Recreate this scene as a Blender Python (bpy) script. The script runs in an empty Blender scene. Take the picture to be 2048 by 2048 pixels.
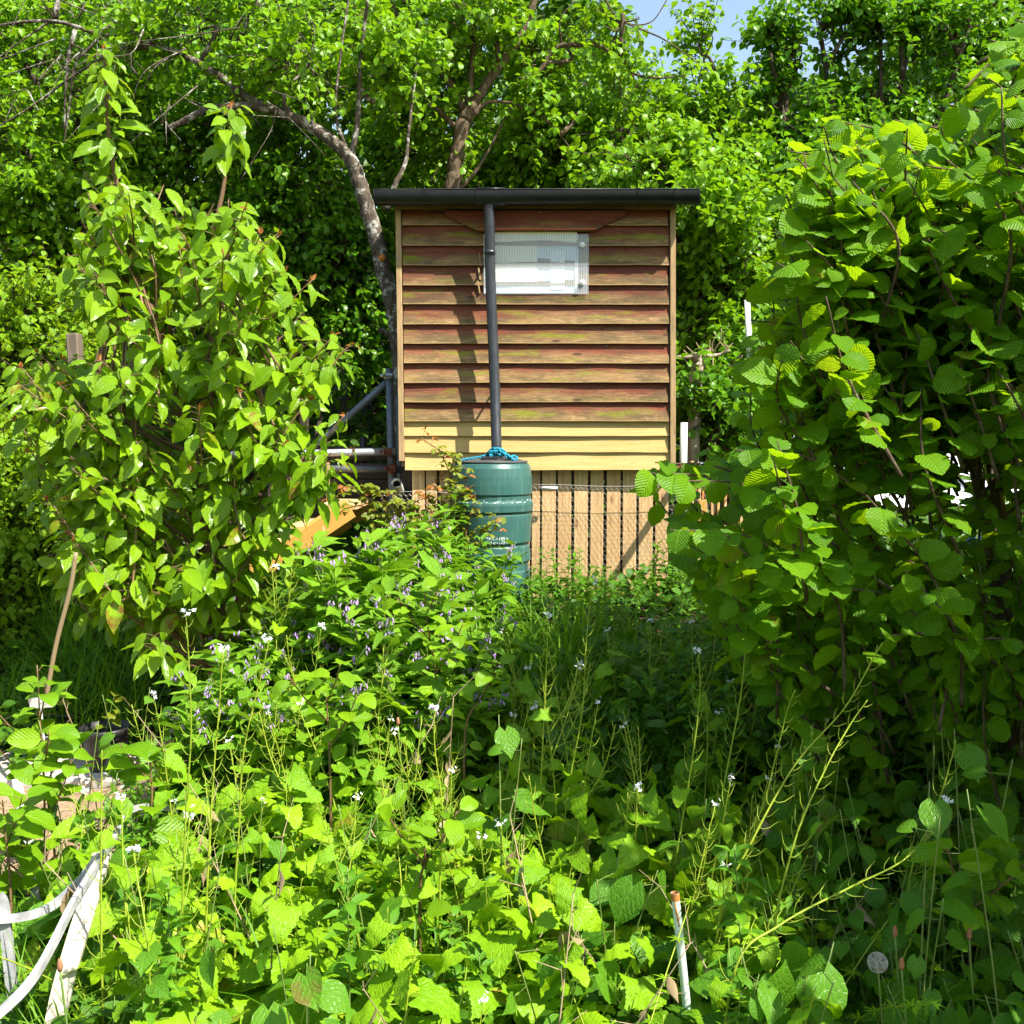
import bpy, math, random
import numpy as np
from mathutils import Vector
SC = bpy.context.scene
COL = SC.collection
rng = np.random.default_rng(11)
random.seed(11)
R = math.radians
PI = math.pi

# ------------------------------------------------------------ camera frame (used to read distances off the view)
CAM_Z, PITCH, FPX = 1.6, R(4.0), 2048.0
def at(px, py, Y):
    """world point seen at photo pixel (px, py) when it stands Y metres in front of the camera"""
    x = (px - 1024) / FPX; v = (1024 - py) / FPX
    dy = math.cos(PITCH) + v * math.sin(PITCH); dz = -math.sin(PITCH) + v * math.cos(PITCH)
    return np.array([x * Y / dy, Y, CAM_Z + dz * Y / dy])
def proj(p):
    p = np.asarray(p, float)
    y = p[..., 1]; z = p[..., 2] - CAM_Z
    d = y * math.cos(PITCH) - z * math.sin(PITCH); u = y * math.sin(PITCH) + z * math.cos(PITCH)
    return 1024 + FPX * p[..., 0] / d, 1024 - FPX * u / d
def sstep(a, b, t):
    t = np.clip((t - a) / (b - a), 0, 1); return t * t * (3 - 2 * t)
def gz(x, y):
    x = np.asarray(x, float); y = np.asarray(y, float)
    bank = 0.55 * sstep(3.0, 6.3, y)
    left = sstep(-2.1, -1.1, x + 0.0 * y)
    left = left + (1 - left) * sstep(4.8, 6.6, y)
    hill = 0.22 * np.maximum(y - 7.2, 0) * sstep(7.2, 9.5, y)
    hill = np.minimum(hill, 4.0)
    bumps = 0.025 * np.sin(3.1 * x + 1.3) * np.sin(2.7 * y) + 0.012 * np.sin(9 * x + 2 * y)
    return bank * left + hill + bumps

# ------------------------------------------------------------ mesh arrays
class G:
    """collects vertices, faces, uv and a per-piece random number; builds ONE mesh object"""
    def __init__(s): s.V = []; s.Q = []; s.T = []; s.U = []; s.N = []; s.n = 0
    def add(s, V, Q=None, T=None, U=None, N=None):
        V = np.asarray(V, float).reshape(-1, 3); m = len(V)
        if Q is not None and len(Q): s.Q.append(np.asarray(Q, int).reshape(-1, 4) + s.n)
        if T is not None and len(T): s.T.append(np.asarray(T, int).reshape(-1, 3) + s.n)
        s.V.append(V)
        s.U.append(np.zeros((m, 2)) if U is None else np.asarray(U, float).reshape(-1, 2))
        if N is None: N = rng.random()
        s.N.append(np.full(m, N) if np.isscalar(N) else np.asarray(N, float))
        s.n += m
    def merge(s, o, off=(0, 0, 0)):
        if not o.n: return
        V, U, N = np.concatenate(o.V), np.concatenate(o.U), np.concatenate(o.N)
        s.add(V + np.asarray(off), np.concatenate(o.Q) if o.Q else None, np.concatenate(o.T) if o.T else None, U, N)
    def mesh(s, name, mat, smooth=True):
        me = bpy.data.meshes.new(name)
        V = np.concatenate(s.V); U = np.concatenate(s.U); N = np.concatenate(s.N)
        Q = np.concatenate(s.Q) if s.Q else np.zeros((0, 4), int)
        T = np.concatenate(s.T) if s.T else np.zeros((0, 3), int)
        loops = np.concatenate([Q.ravel(), T.ravel()]).astype(np.int32)
        starts = np.concatenate([np.arange(len(Q)) * 4, len(Q) * 4 + np.arange(len(T)) * 3]).astype(np.int32)
        me.vertices.add(len(V)); me.vertices.foreach_set('co', V.ravel().astype(np.float32))
        me.loops.add(len(loops)); me.loops.foreach_set('vertex_index', loops)
        me.polygons.add(len(starts)); me.polygons.foreach_set('loop_start', starts)
        me.polygons.foreach_set('use_smooth', np.full(len(starts), smooth))
        me.update(calc_edges=True)
        uv = me.uv_layers.new(name='UVMap'); uv.data.foreach_set('uv', U[loops].ravel().astype(np.float32))
        a = me.attributes.new('rnd', 'FLOAT', 'POINT'); a.data.foreach_set('value', N.astype(np.float32))
        if mat: me.materials.append(mat)
        return me
    def obj(s, name, mat, parent=None, loc=None, smooth=True):
        me = s.mesh(name, mat, smooth)
        o = bpy.data.objects.new(name, me); COL.objects.link(o)
        if parent is not None:
            o.parent = parent; o.matrix_parent_inverse = wmat(parent).inverted()
        if loc is not None: o.location = loc
        return o

def wmat(o):
    return wmat(o.parent) @ o.matrix_parent_inverse @ o.matrix_basis if o.parent else o.matrix_basis.copy()
def tag(o, label=None, cat=None, group=None, kind=None):
    if label: o['label'] = label
    if cat: o['category'] = cat
    if group: o['group'] = group
    if kind: o['kind'] = kind
    return o
def thing(name, loc, label, cat, group=None, rz=0.0):
    o = bpy.data.objects.new(name, None); COL.objects.link(o)
    o.location = loc; o.rotation_euler = (0, 0, rz); o.empty_display_size = 0.1
    return tag(o, label, cat, group)
def dup(root, loc, rz=0.0, sc=1.0, label=None, tilt=(0, 0)):
    r = root.copy(); COL.objects.link(r); r.location = loc; r.rotation_euler = (tilt[0], tilt[1], rz); r.scale = (sc, sc, sc)
    if label: r['label'] = label
    for ch in list(root.children):
        c = ch.copy(); COL.objects.link(c); c.parent = r
        for g in list(ch.children):
            d = g.copy(); COL.objects.link(d); d.parent = c
    return r

def nrm(v):
    v = np.asarray(v, float); return v / np.maximum(np.linalg.norm(v, axis=-1, keepdims=True), 1e-9)

def tube(g, pts, rad, sides=8, cap=True, N=None, uvk=1.0):
    P = np.asarray(pts, float); n = len(P)
    rad = np.full(n, rad) if np.isscalar(rad) else np.asarray(rad, float)
    T = np.zeros_like(P); T[1:-1] = P[2:] - P[:-2]; T[0] = P[1] - P[0]; T[-1] = P[-1] - P[-2]; T = nrm(T)
    ref = np.array([0, 0, 1.0]) if abs(T[0][2]) < .9 else np.array([0, 1.0, 0])
    A = []; a = nrm(np.cross(T[0], ref))
    for i in range(n):
        a = a - T[i] * a.dot(T[i]); a = nrm(a); A.append(a)
    A = np.array(A); B = np.cross(T, A)
    th = np.arange(sides) / sides * 2 * PI
    V = (P[:, None] + rad[:, None, None] * (np.cos(th)[None, :, None] * A[:, None] + np.sin(th)[None, :, None] * B[:, None])).reshape(-1, 3)
    L = np.concatenate([[0], np.cumsum(np.linalg.norm(np.diff(P, axis=0), axis=1))])
    U = np.stack(np.broadcast_arrays(np.abs(th / PI - 1)[None, :], L[:, None] * uvk), -1).reshape(-1, 2)
    i = np.arange(n - 1)[:, None] * sides; j = np.arange(sides)[None, :]; k = (j + 1) % sides
    Q = np.stack([i + j, i + k, i + sides + k, i + sides + j], -1).reshape(-1, 4)
    Tr = []
    if cap and sides >= 3:
        V = np.concatenate([V, P[:1], P[-1:]]); U = np.concatenate([U, [[.5, 0]], [[.5, L[-1] * uvk]]])
        c0, c1 = n * sides, n * sides + 1
        for q in range(sides):
            Tr.append((c0, (q + 1) % sides, q)); Tr.append((c1, (n - 1) * sides + q, (n - 1) * sides + (q + 1) % sides))
    g.add(V, Q, Tr, U, N)

def spline(pts, n=8):
    P = np.asarray(pts, float)
    if len(P) < 3: return np.array([P[0] + (P[-1] - P[0]) * t for t in np.linspace(0, 1, n)])
    E = np.concatenate([[2 * P[0] - P[1]], P, [2 * P[-1] - P[-2]]]); out = []
    for i in range(len(P) - 1):
        p0, p1, p2, p3 = E[i:i + 4]
        for t in np.linspace(0, 1, n, endpoint=False):
            out.append(.5 * (2 * p1 + (p2 - p0) * t + (2 * p0 - 5 * p1 + 4 * p2 - p3) * t * t + (3 * p1 - p0 - 3 * p2 + p3) * t ** 3))
    out.append(P[-1]); return np.array(out)

def box(g, c, s, N=None, axes=None, bev=0.0, uvs=None):
    """box of size s at c (own axes optional); bev chamfers every edge a little"""
    c = np.asarray(c, float); h = np.asarray(s, float) / 2
    A = np.eye(3) if axes is None else np.asarray(axes, float)
    if N is None: N = rng.random()
    b = min(bev, h.min() * .6)
    V = []; Q = []; T = []
    if b <= 0:
        for ax in range(3):
            for sg in (-1, 1):
                u, v = [(1, 2), (2, 0), (0, 1)][ax]
                k = len(V)
                for (a, d) in ((-1, -1), (1, -1), (1, 1), (-1, 1)) if sg > 0 else ((-1, -1), (-1, 1), (1, 1), (1, -1)):
                    p = np.zeros(3); p[ax] = sg * h[ax]; p[u] = a * h[u]; p[v] = d * h[v]; V.append(p)
                Q.append((k, k + 1, k + 2, k + 3))
    else:
        idx = {}
        for ax in range(3):
            u, v = [(1, 2), (2, 0), (0, 1)][ax]
            for sg in (-1, 1):
                for a in (-1, 1):
                    for d in (-1, 1):
                        p = np.zeros(3); p[ax] = sg * h[ax]; p[u] = a * (h[u] - b); p[v] = d * (h[v] - b)
                        key = [0, 0, 0]; key[ax] = sg; key[u] = a; key[v] = d
                        idx[(ax, tuple(key))] = len(V); V.append(p)
        import itertools
        for ax in range(3):
            u, v = [(1, 2), (2, 0), (0, 1)][ax]
            for sg in (-1, 1):
                q = []
                for (a, d) in ((-1, -1), (1, -1), (1, 1), (-1, 1)):
                    key = [0, 0, 0]; key[ax] = sg; key[u] = a; key[v] = d; q.append(idx[(ax, tuple(key))])
                Q.append(q if sg > 0 else q[::-1])
        for ax in range(3):
            u, v = [(1, 2), (2, 0), (0, 1)][ax]
            for a in (-1, 1):
                for d in (-1, 1):
                    k1 = [0, 0, 0]; k1[ax] = -1; k1[u] = a; k1[v] = d; k2 = list(k1); k2[ax] = 1
                    Q.append((idx[(u, tuple(k1))], idx[(u, tuple(k2))], idx[(v, tuple(k2))], idx[(v, tuple(k1))]))
        for key in itertools.product((-1, 1), repeat=3):
            T.append((idx[(0, key)], idx[(1, key)], idx[(2, key)]))
    V = np.array(V)
    l = int(np.argmax(h)); o = [i for i in range(3) if i != l]
    U = np.stack([V[:, l], V[:, o[0]] + V[:, o[1]] * .7], -1) + np.array([N * 7, N * 3])
    g.add(c + V @ A, Q, T, U, N)

def ax_from(dirv, up=(0, 0, 1)):
    d = nrm(dirv); s = nrm(np.cross(d, up)); u = np.cross(s, d)
    return np.array([d, s, u])           # rows: local x, y, z
def bar(g, p0, p1, w, t, up=(0, 0, 1), bev=.002, N=None):
    p0 = np.asarray(p0, float); p1 = np.asarray(p1, float)
    box(g, (p0 + p1) / 2, (np.linalg.norm(p1 - p0), w, t), N, ax_from(p1 - p0, up), bev)
def lathe(g, prof, seg=48, c=(0, 0, 0), N=.5, sharp=False):
    prof = np.asarray(prof, float)
    if sharp:
        q = []
        for a_, b_ in zip(prof[:-1], prof[1:]): q += [a_, a_ + (b_ - a_) * .06, a_ + (b_ - a_) * .94]
        prof = np.array(q + [prof[-1]])
    n = len(prof); th = np.arange(seg) / seg * 2 * PI
    V = np.stack([prof[:, None, 0] * np.cos(th), prof[:, None, 0] * np.sin(th), np.repeat(prof[:, None, 1], seg, 1)], -1).reshape(-1, 3) + np.asarray(c)
    i = np.arange(n - 1)[:, None] * seg; j = np.arange(seg)[None]; k = (j + 1) % seg
    Q = np.stack([i + j, i + k, i + seg + k, i + seg + j], -1).reshape(-1, 4)
    U = np.stack([np.tile(th, n), np.repeat(prof[:, 1], seg)], -1)
    g.add(V, Q, None, U, N)

# ------------------------------------------------------------ leaves
def leaf_tpl(prof, L=1.0, fold=.25, droop=.6, wave=0.0, wk=14.0, curl=0.0):
    """prof rows: (s along midrib, half width, edge set-back) ; returns V (n*3), Q, U ; leaf points +y, upper face +z"""
    prof = np.asarray(prof, float); n = len(prof); V = []; U = []
    wmax = prof[:, 1].max()
    def bend(y, z):
        th = droop
        if abs(th) < 1e-4: return y, z
        a = th * y; r = 1.0 / th
        return (r - 0) * math.sin(a) + z * math.sin(a), -(r * (1 - math.cos(a))) + z * math.cos(a)
    for i, (s, w, b) in enumerate(prof):
        for sg in (-1, 0, 1):
            x = sg * w; y = s - (b if sg else 0); z = fold * abs(x) - curl * x * x + (wave * math.sin(wk * s + sg) if sg else 0)
            yy, zz = bend(y, z); V.append((x * L, yy * L, zz * L)); U.append((sg * w / (2 * wmax) + .5, y))
    Q = []
    for i in range(n - 1):
        a = i * 3; Q += [(a, a + 1, a + 4, a + 3), (a + 1, a + 2, a + 5, a + 4)]
    return np.array(V), np.array(Q), np.array(U)

def lay(g, tpl, P, D, Nrm, S, rnd=None):
    """place copies of a leaf template: points P, tip directions D, upper-face directions Nrm, sizes S"""
    V, Q, U = tpl; P = np.atleast_2d(P); D = nrm(np.atleast_2d(D)); Nn = np.atleast_2d(Nrm)
    k = len(P)
    if k == 0: return
    S = np.broadcast_to(np.asarray(S, float), (k,))
    side = np.cross(D, Nn); ln = np.linalg.norm(side, axis=1, keepdims=True)
    side = np.where(ln < 1e-3, np.cross(D, np.array([1.0, .2, 0])), side); side = nrm(side); up = np.cross(side, D)
    W = S[:, None, None] * (V[None, :, 0:1] * side[:, None] + V[None, :, 1:2] * D[:, None] + V[None, :, 2:3] * up[:, None]) + P[:, None]
    m = len(V)
    QQ = (Q[None] + (np.arange(k) * m)[:, None, None]).reshape(-1, 4)
    rnd = rng.random(k) if rnd is None else np.broadcast_to(rnd, (k,))
    g.add(W.reshape(-1, 3), QQ, None, np.tile(U, (k, 1)), np.repeat(rnd, m))

def tooth(fn, n, amp, b0=.0, s1=1.0):
    """outline with n teeth a side; fn(s) half width"""
    rows = []
    for i in range(2 * n + 1):
        s = i / (2 * n) * s1; w = fn(s)
        if 0 < i < 2 * n: w *= (1 + amp) if i % 2 else (1 - amp * .6)
        rows.append((s, max(w, .003), b0 * max(0, 1 - s * 2.2)))
    return rows
def simple(ws, b0=0.0):
    n = len(ws); return [(i / (n - 1), w, b0 * max(0, 1 - i / (n - 1) * 2.5)) for i, w in enumerate(ws)]
# ============================================================ materials
def new_mat(name):
    m = bpy.data.materials.new(name); m.use_nodes = True; nt = m.node_tree; nt.nodes.clear()
    return m, nt
class NT:
    def __init__(s, nt): s.nt = nt
    def n(s, t, **k):
        nd = s.nt.nodes.new(t)
        for a, v in k.items():
            if a.startswith('i_'):
                nd.inputs[a[2:].replace('_', ' ')].default_value = v
            else: setattr(nd, a, v)
        return nd
    def l(s, a, b): s.nt.links.new(a, b)
    def math(s, op, a, b=None, clamp=False):
        nd = s.nt.nodes.new('ShaderNodeMath'); nd.operation = op; nd.use_clamp = clamp
        for i, v in enumerate((a, b)):
            if v is None: continue
            if isinstance(v, (int, float)): nd.inputs[i].default_value = v
            else: s.l(v, nd.inputs[i])
        return nd.outputs[0]
    def mix(s, f, a, b, mode='MIX'):
        nd = s.nt.nodes.new('ShaderNodeMix'); nd.data_type = 'RGBA'; nd.blend_type = mode
        for i, v in ((0, f), (6, a), (7, b)):
            if isinstance(v, (int, float)): nd.inputs[i].default_value = v
            elif isinstance(v, tuple): nd.inputs[i].default_value = (*v[:3], 1)
            else: s.l(v, nd.inputs[i])
        return nd.outputs[2]
    def ramp(s, f, stops, interp='LINEAR'):
        nd = s.nt.nodes.new('ShaderNodeValToRGB'); cr = nd.color_ramp; cr.interpolation = interp
        while len(cr.elements) < len(stops): cr.elements.new(.5)
        for e, (p, c) in zip(cr.elements, stops):
            e.position = p; e.color = (*c, 1) if isinstance(c, tuple) else (c, c, c, 1)
        s.l(f, nd.inputs[0]); return nd.outputs[0]
    def noise(s, vec, scale, detail=3, rough=.55, dist=0):
        nd = s.nt.nodes.new('ShaderNodeTexNoise'); nd.inputs['Scale'].default_value = scale; nd.inputs['Detail'].default_value = detail
        nd.inputs['Roughness'].default_value = rough; nd.inputs['Distortion'].default_value = dist
        if vec is not None: s.l(vec, nd.inputs['Vector'])
        return nd.outputs[0]
    def mapv(s, vec, scale=(1, 1, 1), loc=(0, 0, 0)):
        nd = s.nt.nodes.new('ShaderNodeMapping'); nd.inputs['Scale'].default_value = scale; nd.inputs['Location'].default_value = loc
        s.l(vec, nd.inputs['Vector']); return nd.outputs[0]
    def bump(s, h, strength=.3, dist=.01):
        nd = s.nt.nodes.new('ShaderNodeBump'); nd.inputs['Strength'].default_value = strength; nd.inputs['Distance'].default_value = dist
        s.l(h, nd.inputs['Height']); return nd.outputs[0]
    def bsdf(s, color, rough=.6, spec=.4, metal=0.0, normal=None):
        nd = s.nt.nodes.new('ShaderNodeBsdfPrincipled')
        for key, v in (('Base Color', color), ('Roughness', rough), ('Metallic', metal), ('Specular IOR Level', spec)):
            if isinstance(v, (int, float)): nd.inputs[key].default_value = v
            elif isinstance(v, tuple): nd.inputs[key].default_value = (*v, 1)
            else: s.l(v, nd.inputs[key])
        if normal is not None: s.l(normal, nd.inputs['Normal'])
        return nd.outputs[0]
    def out(s, sh):
        o = s.nt.nodes.new('ShaderNodeOutputMaterial'); s.l(sh, o.inputs['Surface'])
    def coord(s, which='Object'): return s.n('ShaderNodeTexCoord').outputs[which]
    def attr(s, name='rnd'):
        a = s.n('ShaderNodeAttribute'); a.attribute_name = name; return a.outputs['Fac']

GRAD = [0]
def leaf_mat(name, c1, c2, tr, rough=.38, spec=.45, veins=9, slant=.35, vein_amt=.35, trans=.42, bumpk=.5, blotch=None, tip=None, vary=True, net=0):
    """two-sided leaf: rnd picks the shade between c1 and c2, light passes through with colour tr"""
    m, nt = new_mat(name); N = NT(nt)
    r = N.attr(); uv = N.n('ShaderNodeSeparateXYZ'); N.l(N.coord('UV'), uv.inputs[0])
    a = N.math('ABSOLUTE', N.math('SUBTRACT', uv.outputs[0], .5))
    ph = N.math('SUBTRACT', N.math('MULTIPLY', uv.outputs[1], veins), N.math('MULTIPLY', a, veins * slant * 2))
    tri = N.math('ABSOLUTE', N.math('SUBTRACT', N.math('FRACT', ph), .5))          # 0.5 at a vein
    vein = N.math('MULTIPLY', N.math('SUBTRACT', tri, .40), 10, True)
    mid = N.math('SUBTRACT', 1, N.math('MULTIPLY', a, 28), True)
    vein = N.math('MAXIMUM', vein, mid, True)
    oi = N.n('ShaderNodeObjectInfo').outputs['Random']
    r2 = N.math('ADD', N.math('MULTIPLY', r, .75), N.math('MULTIPLY', oi, .25)) if vary else r
    col = N.mix(r2, c1, c2)
    nz = N.noise(N.coord('Object'), 9, 2)
    col = N.mix(N.math('MULTIPLY', N.math('SUBTRACT', nz, .35), 1.6, True), col, N.mix(.5, c1, c2))
    col = N.mix(N.math('MULTIPLY', vein, vein_amt), col, tuple(min(1, x * 1.5 + .02) for x in c2))
    if net:
        vv = N.n('ShaderNodeTexVoronoi'); vv.feature = 'DISTANCE_TO_EDGE'; vv.inputs['Scale'].default_value = net; N.l(N.coord('UV'), vv.inputs['Vector'])
        ne = N.math('SUBTRACT', 1, N.math('MULTIPLY', vv.outputs['Distance'], 9), True)
        col = N.mix(N.math('MULTIPLY', ne, .22), col, tuple(min(1, x * 1.35 + .02) for x in c2))
    if blotch:
        nb = N.noise(N.coord('Object'), 30, 2)
        col = N.mix(N.math('MULTIPLY', N.math('GREATER_THAN', r, .965), N.math('MULTIPLY', N.math('SUBTRACT', nb, .4), 4, True)), col, blotch)
    if tip:
        col = N.mix(N.math('GREATER_THAN', r, 1.5), col, tip)
    h = N.math('ADD', N.math('MULTIPLY', tri, -1.0), N.math('MULTIPLY', mid, -.6))
    if net: h = N.math('SUBTRACT', h, N.math('MULTIPLY', ne, .9))
    nm = N.bump(h, bumpk, .004)
    d = N.bsdf(col, rough, spec, 0, nm)
    t = N.n('ShaderNodeBsdfTranslucent'); N.l(nm, t.inputs['Normal'])
    tc = N.mix(.55, col, tr)
    tc = N.mix(N.math('MULTIPLY', vein, .35), tc, c1)
    N.l(tc, t.inputs['Color'])
    mx = N.n('ShaderNodeMixShader'); mx.inputs[0].default_value = trans; N.l(d, mx.inputs[1]); N.l(t.outputs[0], mx.inputs[2])
    N.out(mx.outputs[0]); return m

M = {}
M['plum_leaf'] = leaf_mat('plum_leaf', (.05, .16, .005), (.25, .47, .008), (.42, .70, .008), .36, .33, 5, .4, .15, .40, .2)
M['pear_leaf'] = leaf_mat('pear_leaf', (.04, .14, .005), (.15, .34, .008), (.30, .60, .008), .34, .36, 5, .4, .15, .38, .2)
M['wood_leaf'] = leaf_mat('far_leaf', (.025, .075, .005), (.07, .16, .006), (.18, .36, .008), .45, .25, 4, .4, .1, .34, .1)  # shade put into the green: darkened so gaps between trees read dark
M['cherry_leaf'] = leaf_mat('cherry_leaf', (.08, .22, .005), (.28, .46, .008), (.48, .72, .006), .27, .42, 12, .45, .4, .38, .7, blotch=(.22, .09, .02))
M['hazel_leaf'] = leaf_mat('hazel_leaf', (.05, .17, .005), (.21, .41, .007), (.60, .88, .006), .46, .25, 8, .5, .36, .48, .8, blotch=(.26, .17, .03))
M['mustard_leaf'] = leaf_mat('mustard_leaf', (.07, .21, .004), (.29, .49, .006), (.40, .62, .006), .46, .25, 4, .8, .12, .30, .4, blotch=(.4, .32, .04), net=7)
M['comfrey_leaf'] = leaf_mat('comfrey_leaf', (.10, .27, .012), (.24, .45, .018), (.38, .64, .02), .5, .28, 8, .5, .3, .36, .7, net=9)
M['herb_leaf'] = leaf_mat('herb_leaf', (.06, .20, .010), (.16, .35, .014), (.32, .6, .015), .5, .28, 7, .5, .25, .38, .4)
M['bindweed_leaf'] = leaf_mat('bindweed_leaf', (.045, .16, .008), (.13, .30, .014), (.32, .58, .012), .42, .3, 5, .6, .3, .40, .4, blotch=(.2, .15, .03), net=7)
M['apple_leaf'] = leaf_mat('apple_leaf', (.08, .22, .005), (.25, .43, .008), (.44, .68, .008), .42, .3, 7, .5, .3, .40, .6)
M['rose_leaf'] = leaf_mat('rose_leaf', (.14, .22, .012), (.28, .30, .02), (.5, .5, .02), .38, .45, 7, .5, .25, .42, .4, blotch=(.4, .08, .02))
M['red_leaf'] = leaf_mat('young_red_leaf', (.28, .10, .02), (.45, .18, .03), (.6, .25, .03), .4, .45, 7, .5, .2, .35, .4)
M['hedge_leaf'] = leaf_mat('hedge_leaf', (.10, .24, .006), (.30, .45, .010), (.5, .7, .010), .45, .25, 5, .5, .2, .42, .3)
M['grass'] = leaf_mat('grass_blade', (.05, .17, .006), (.18, .36, .014), (.36, .62, .014), .45, .28, 1, 0, .1, .40, .1, blotch=(.3, .26, .1))
M['under_leaf'] = leaf_mat('under_leaf', (.025, .085, .005), (.08, .20, .008), (.18, .34, .008), .48, .25, 5, .5, .2, .28, .3)  # darkened green paints in the shade seen between the weeds
M['dark_leaf'] = leaf_mat('bronze_leaf', (.05, .03, .012), (.12, .07, .025), (.2, .12, .02), .45, .4, 4, .4, .1, .3, .1)

def stem_mat(name, c1, c2, rough=.5):
    m, nt = new_mat(name); N = NT(nt)
    col = N.mix(N.attr(), c1, c2)
    nz = N.noise(N.coord('Object'), 40, 2)
    N.out(N.bsdf(N.mix(N.math('MULTIPLY', nz, .5), col, c1), rough, .35)); return m
M['mustard_stem'] = stem_mat('mustard_stem', (.20, .30, .02), (.34, .40, .03))
M['herb_stem'] = stem_mat('herb_stem', (.12, .20, .04), (.22, .26, .07))
M['red_stem'] = stem_mat('red_stem', (.14, .07, .04), (.24, .15, .07))
M['dry_stem'] = stem_mat('dry_stem', (.26, .19, .10), (.42, .32, .19))

def bark_mat(name, c1, c2, lich, lich_amt, scale=1.0):
    m, nt = new_mat(name); N = NT(nt); ob = N.coord('Object')
    b = N.noise(N.mapv(ob, (14 * scale, 14 * scale, 5 * scale)), 3.0, 6, .65)
    col = N.ramp(b, [(.3, c1), (.7, c2)])
    ln = N.noise(ob, 11 * scale, 5, .7)
    f = N.math('MULTIPLY', N.math('SUBTRACT', ln, .62 - lich_amt * .25), 9, True)
    col = N.mix(f, col, lich)
    N.out(N.bsdf(col, .85, .2, 0, N.bump(N.math('ADD', b, N.math('MULTIPLY', f, .3)), .7, .02))); return m
M['bark'] = bark_mat('plum_bark', (.035, .027, .02), (.15, .115, .08), (.46, .44, .38), .42)
M['bark_brown'] = bark_mat('tree_bark', (.05, .035, .022), (.19, .135, .085), (.30, .27, .20), .1)
M['bark_dark'] = bark_mat('dark_bark', (.03, .022, .016), (.10, .075, .05), (.25, .24, .18), .1)
M['lichen_twig'] = bark_mat('lichen_twig', (.16, .15, .12), (.36, .34, .28), (.55, .54, .46), .7, 2)
M['stump'] = bark_mat('stump_bark', (.22, .15, .11), (.58, .46, .38), (.66, .6, .52), .3)

def wood_mat(name, c1, c2, c3, knots=True, rough=.7, green=0.0, dirt=0.0):
    """sawn timber: grain runs along uv.x (metres)"""
    m, nt = new_mat(name); N = NT(nt); uv = N.coord('UV'); r = N.attr()
    off = N.n('ShaderNodeCombineXYZ'); N.l(N.math('MULTIPLY', r, 31.7), off.inputs[0]); N.l(N.math('MULTIPLY', r, 17.3), off.inputs[1])
    va = N.n('ShaderNodeVectorMath'); va.operation = 'ADD'; N.l(uv, va.inputs[0]); N.l(off.outputs[0], va.inputs[1]); p = va.outputs[0]
    g = N.noise(N.mapv(p, (1.6, 34, 1)), 2.0, 5, .6, .6)
    g2 = N.noise(N.mapv(p, (.8, 9, 1)), 1.7, 3, .5)
    col = N.ramp(g, [(.30, c1), (.55, c2), (.75, c3)])
    col = N.mix(N.math('MULTIPLY', g2, .22), col, c2)
    g3 = N.noise(N.mapv(p, (12, 170, 1)), 1.5, 3, .6); col = N.mix(N.math('MULTIPLY', N.math('SUBTRACT', g3, .52), 3.0, True), col, tuple(x * .55 for x in c1))
    col = N.mix(N.math('MULTIPLY', N.math('SUBTRACT', r, .3), .45, True), col, c1)
    if knots:
        vo = N.n('ShaderNodeTexVoronoi'); vo.inputs['Scale'].default_value = 1.0; N.l(N.mapv(p, (3.2, 10, 1)), vo.inputs['Vector'])
        k = N.math('MULTIPLY', N.math('SUBTRACT', 1, N.math('MULTIPLY', vo.outputs['Distance'], 7), True), 2.0, True)
        col = N.mix(N.math('MULTIPLY', k, .8), col, tuple(x * q for x, q in zip(c1, (.55, .38, .3))))
    if green:
        gn = N.noise(N.mapv(p, (2, 5, 1)), 1.6, 4, .6)
        col = N.mix(N.math('MULTIPLY', N.math('SUBTRACT', gn, .52), 6 * green, True), col, (.16, .19, .02))
    if dirt:
        dn = N.noise(N.mapv(p, (2.5, 6, 1)), 2.6, 5, .65)
        col = N.mix(N.math('MULTIPLY', N.math('SUBTRACT', dn, .5), 4 * dirt, True), col, (.07, .055, .04))
    N.out(N.bsdf(col, rough, .25, 0, N.bump(g, .25, .004))); return m
M['new_wood'] = wood_mat('new_pine', (.42, .25, .07), (.62, .44, .17), (.74, .58, .28))
M['slat_wood'] = wood_mat('slat_pine', (.46, .25, .10), (.70, .47, .22), (.80, .61, .34), dirt=.3)
M['trim_wood'] = wood_mat('weathered_trim', (.30, .19, .09), (.46, .31, .15), (.55, .40, .22), dirt=.5)
M['orange_wood'] = wood_mat('orange_timber', (.50, .26, .05), (.58, .33, .075), (.62, .38, .11))
M['grey_wood'] = wood_mat('grey_timber', (.12, .09, .065), (.22, .17, .12), (.32, .26, .19), dirt=.5)
M['dark_wood'] = wood_mat('dark_timber', (.025, .018, .013), (.06, .045, .032), (.11, .085, .06), dirt=.4)
M['pale_board'] = wood_mat('pale_board', (.42, .36, .28), (.56, .49, .40), (.66, .59, .50), dirt=.35)
M['fascia_wood'] = wood_mat('fascia_wood', (.22, .13, .05), (.34, .22, .09), (.42, .29, .13), dirt=.4)

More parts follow.
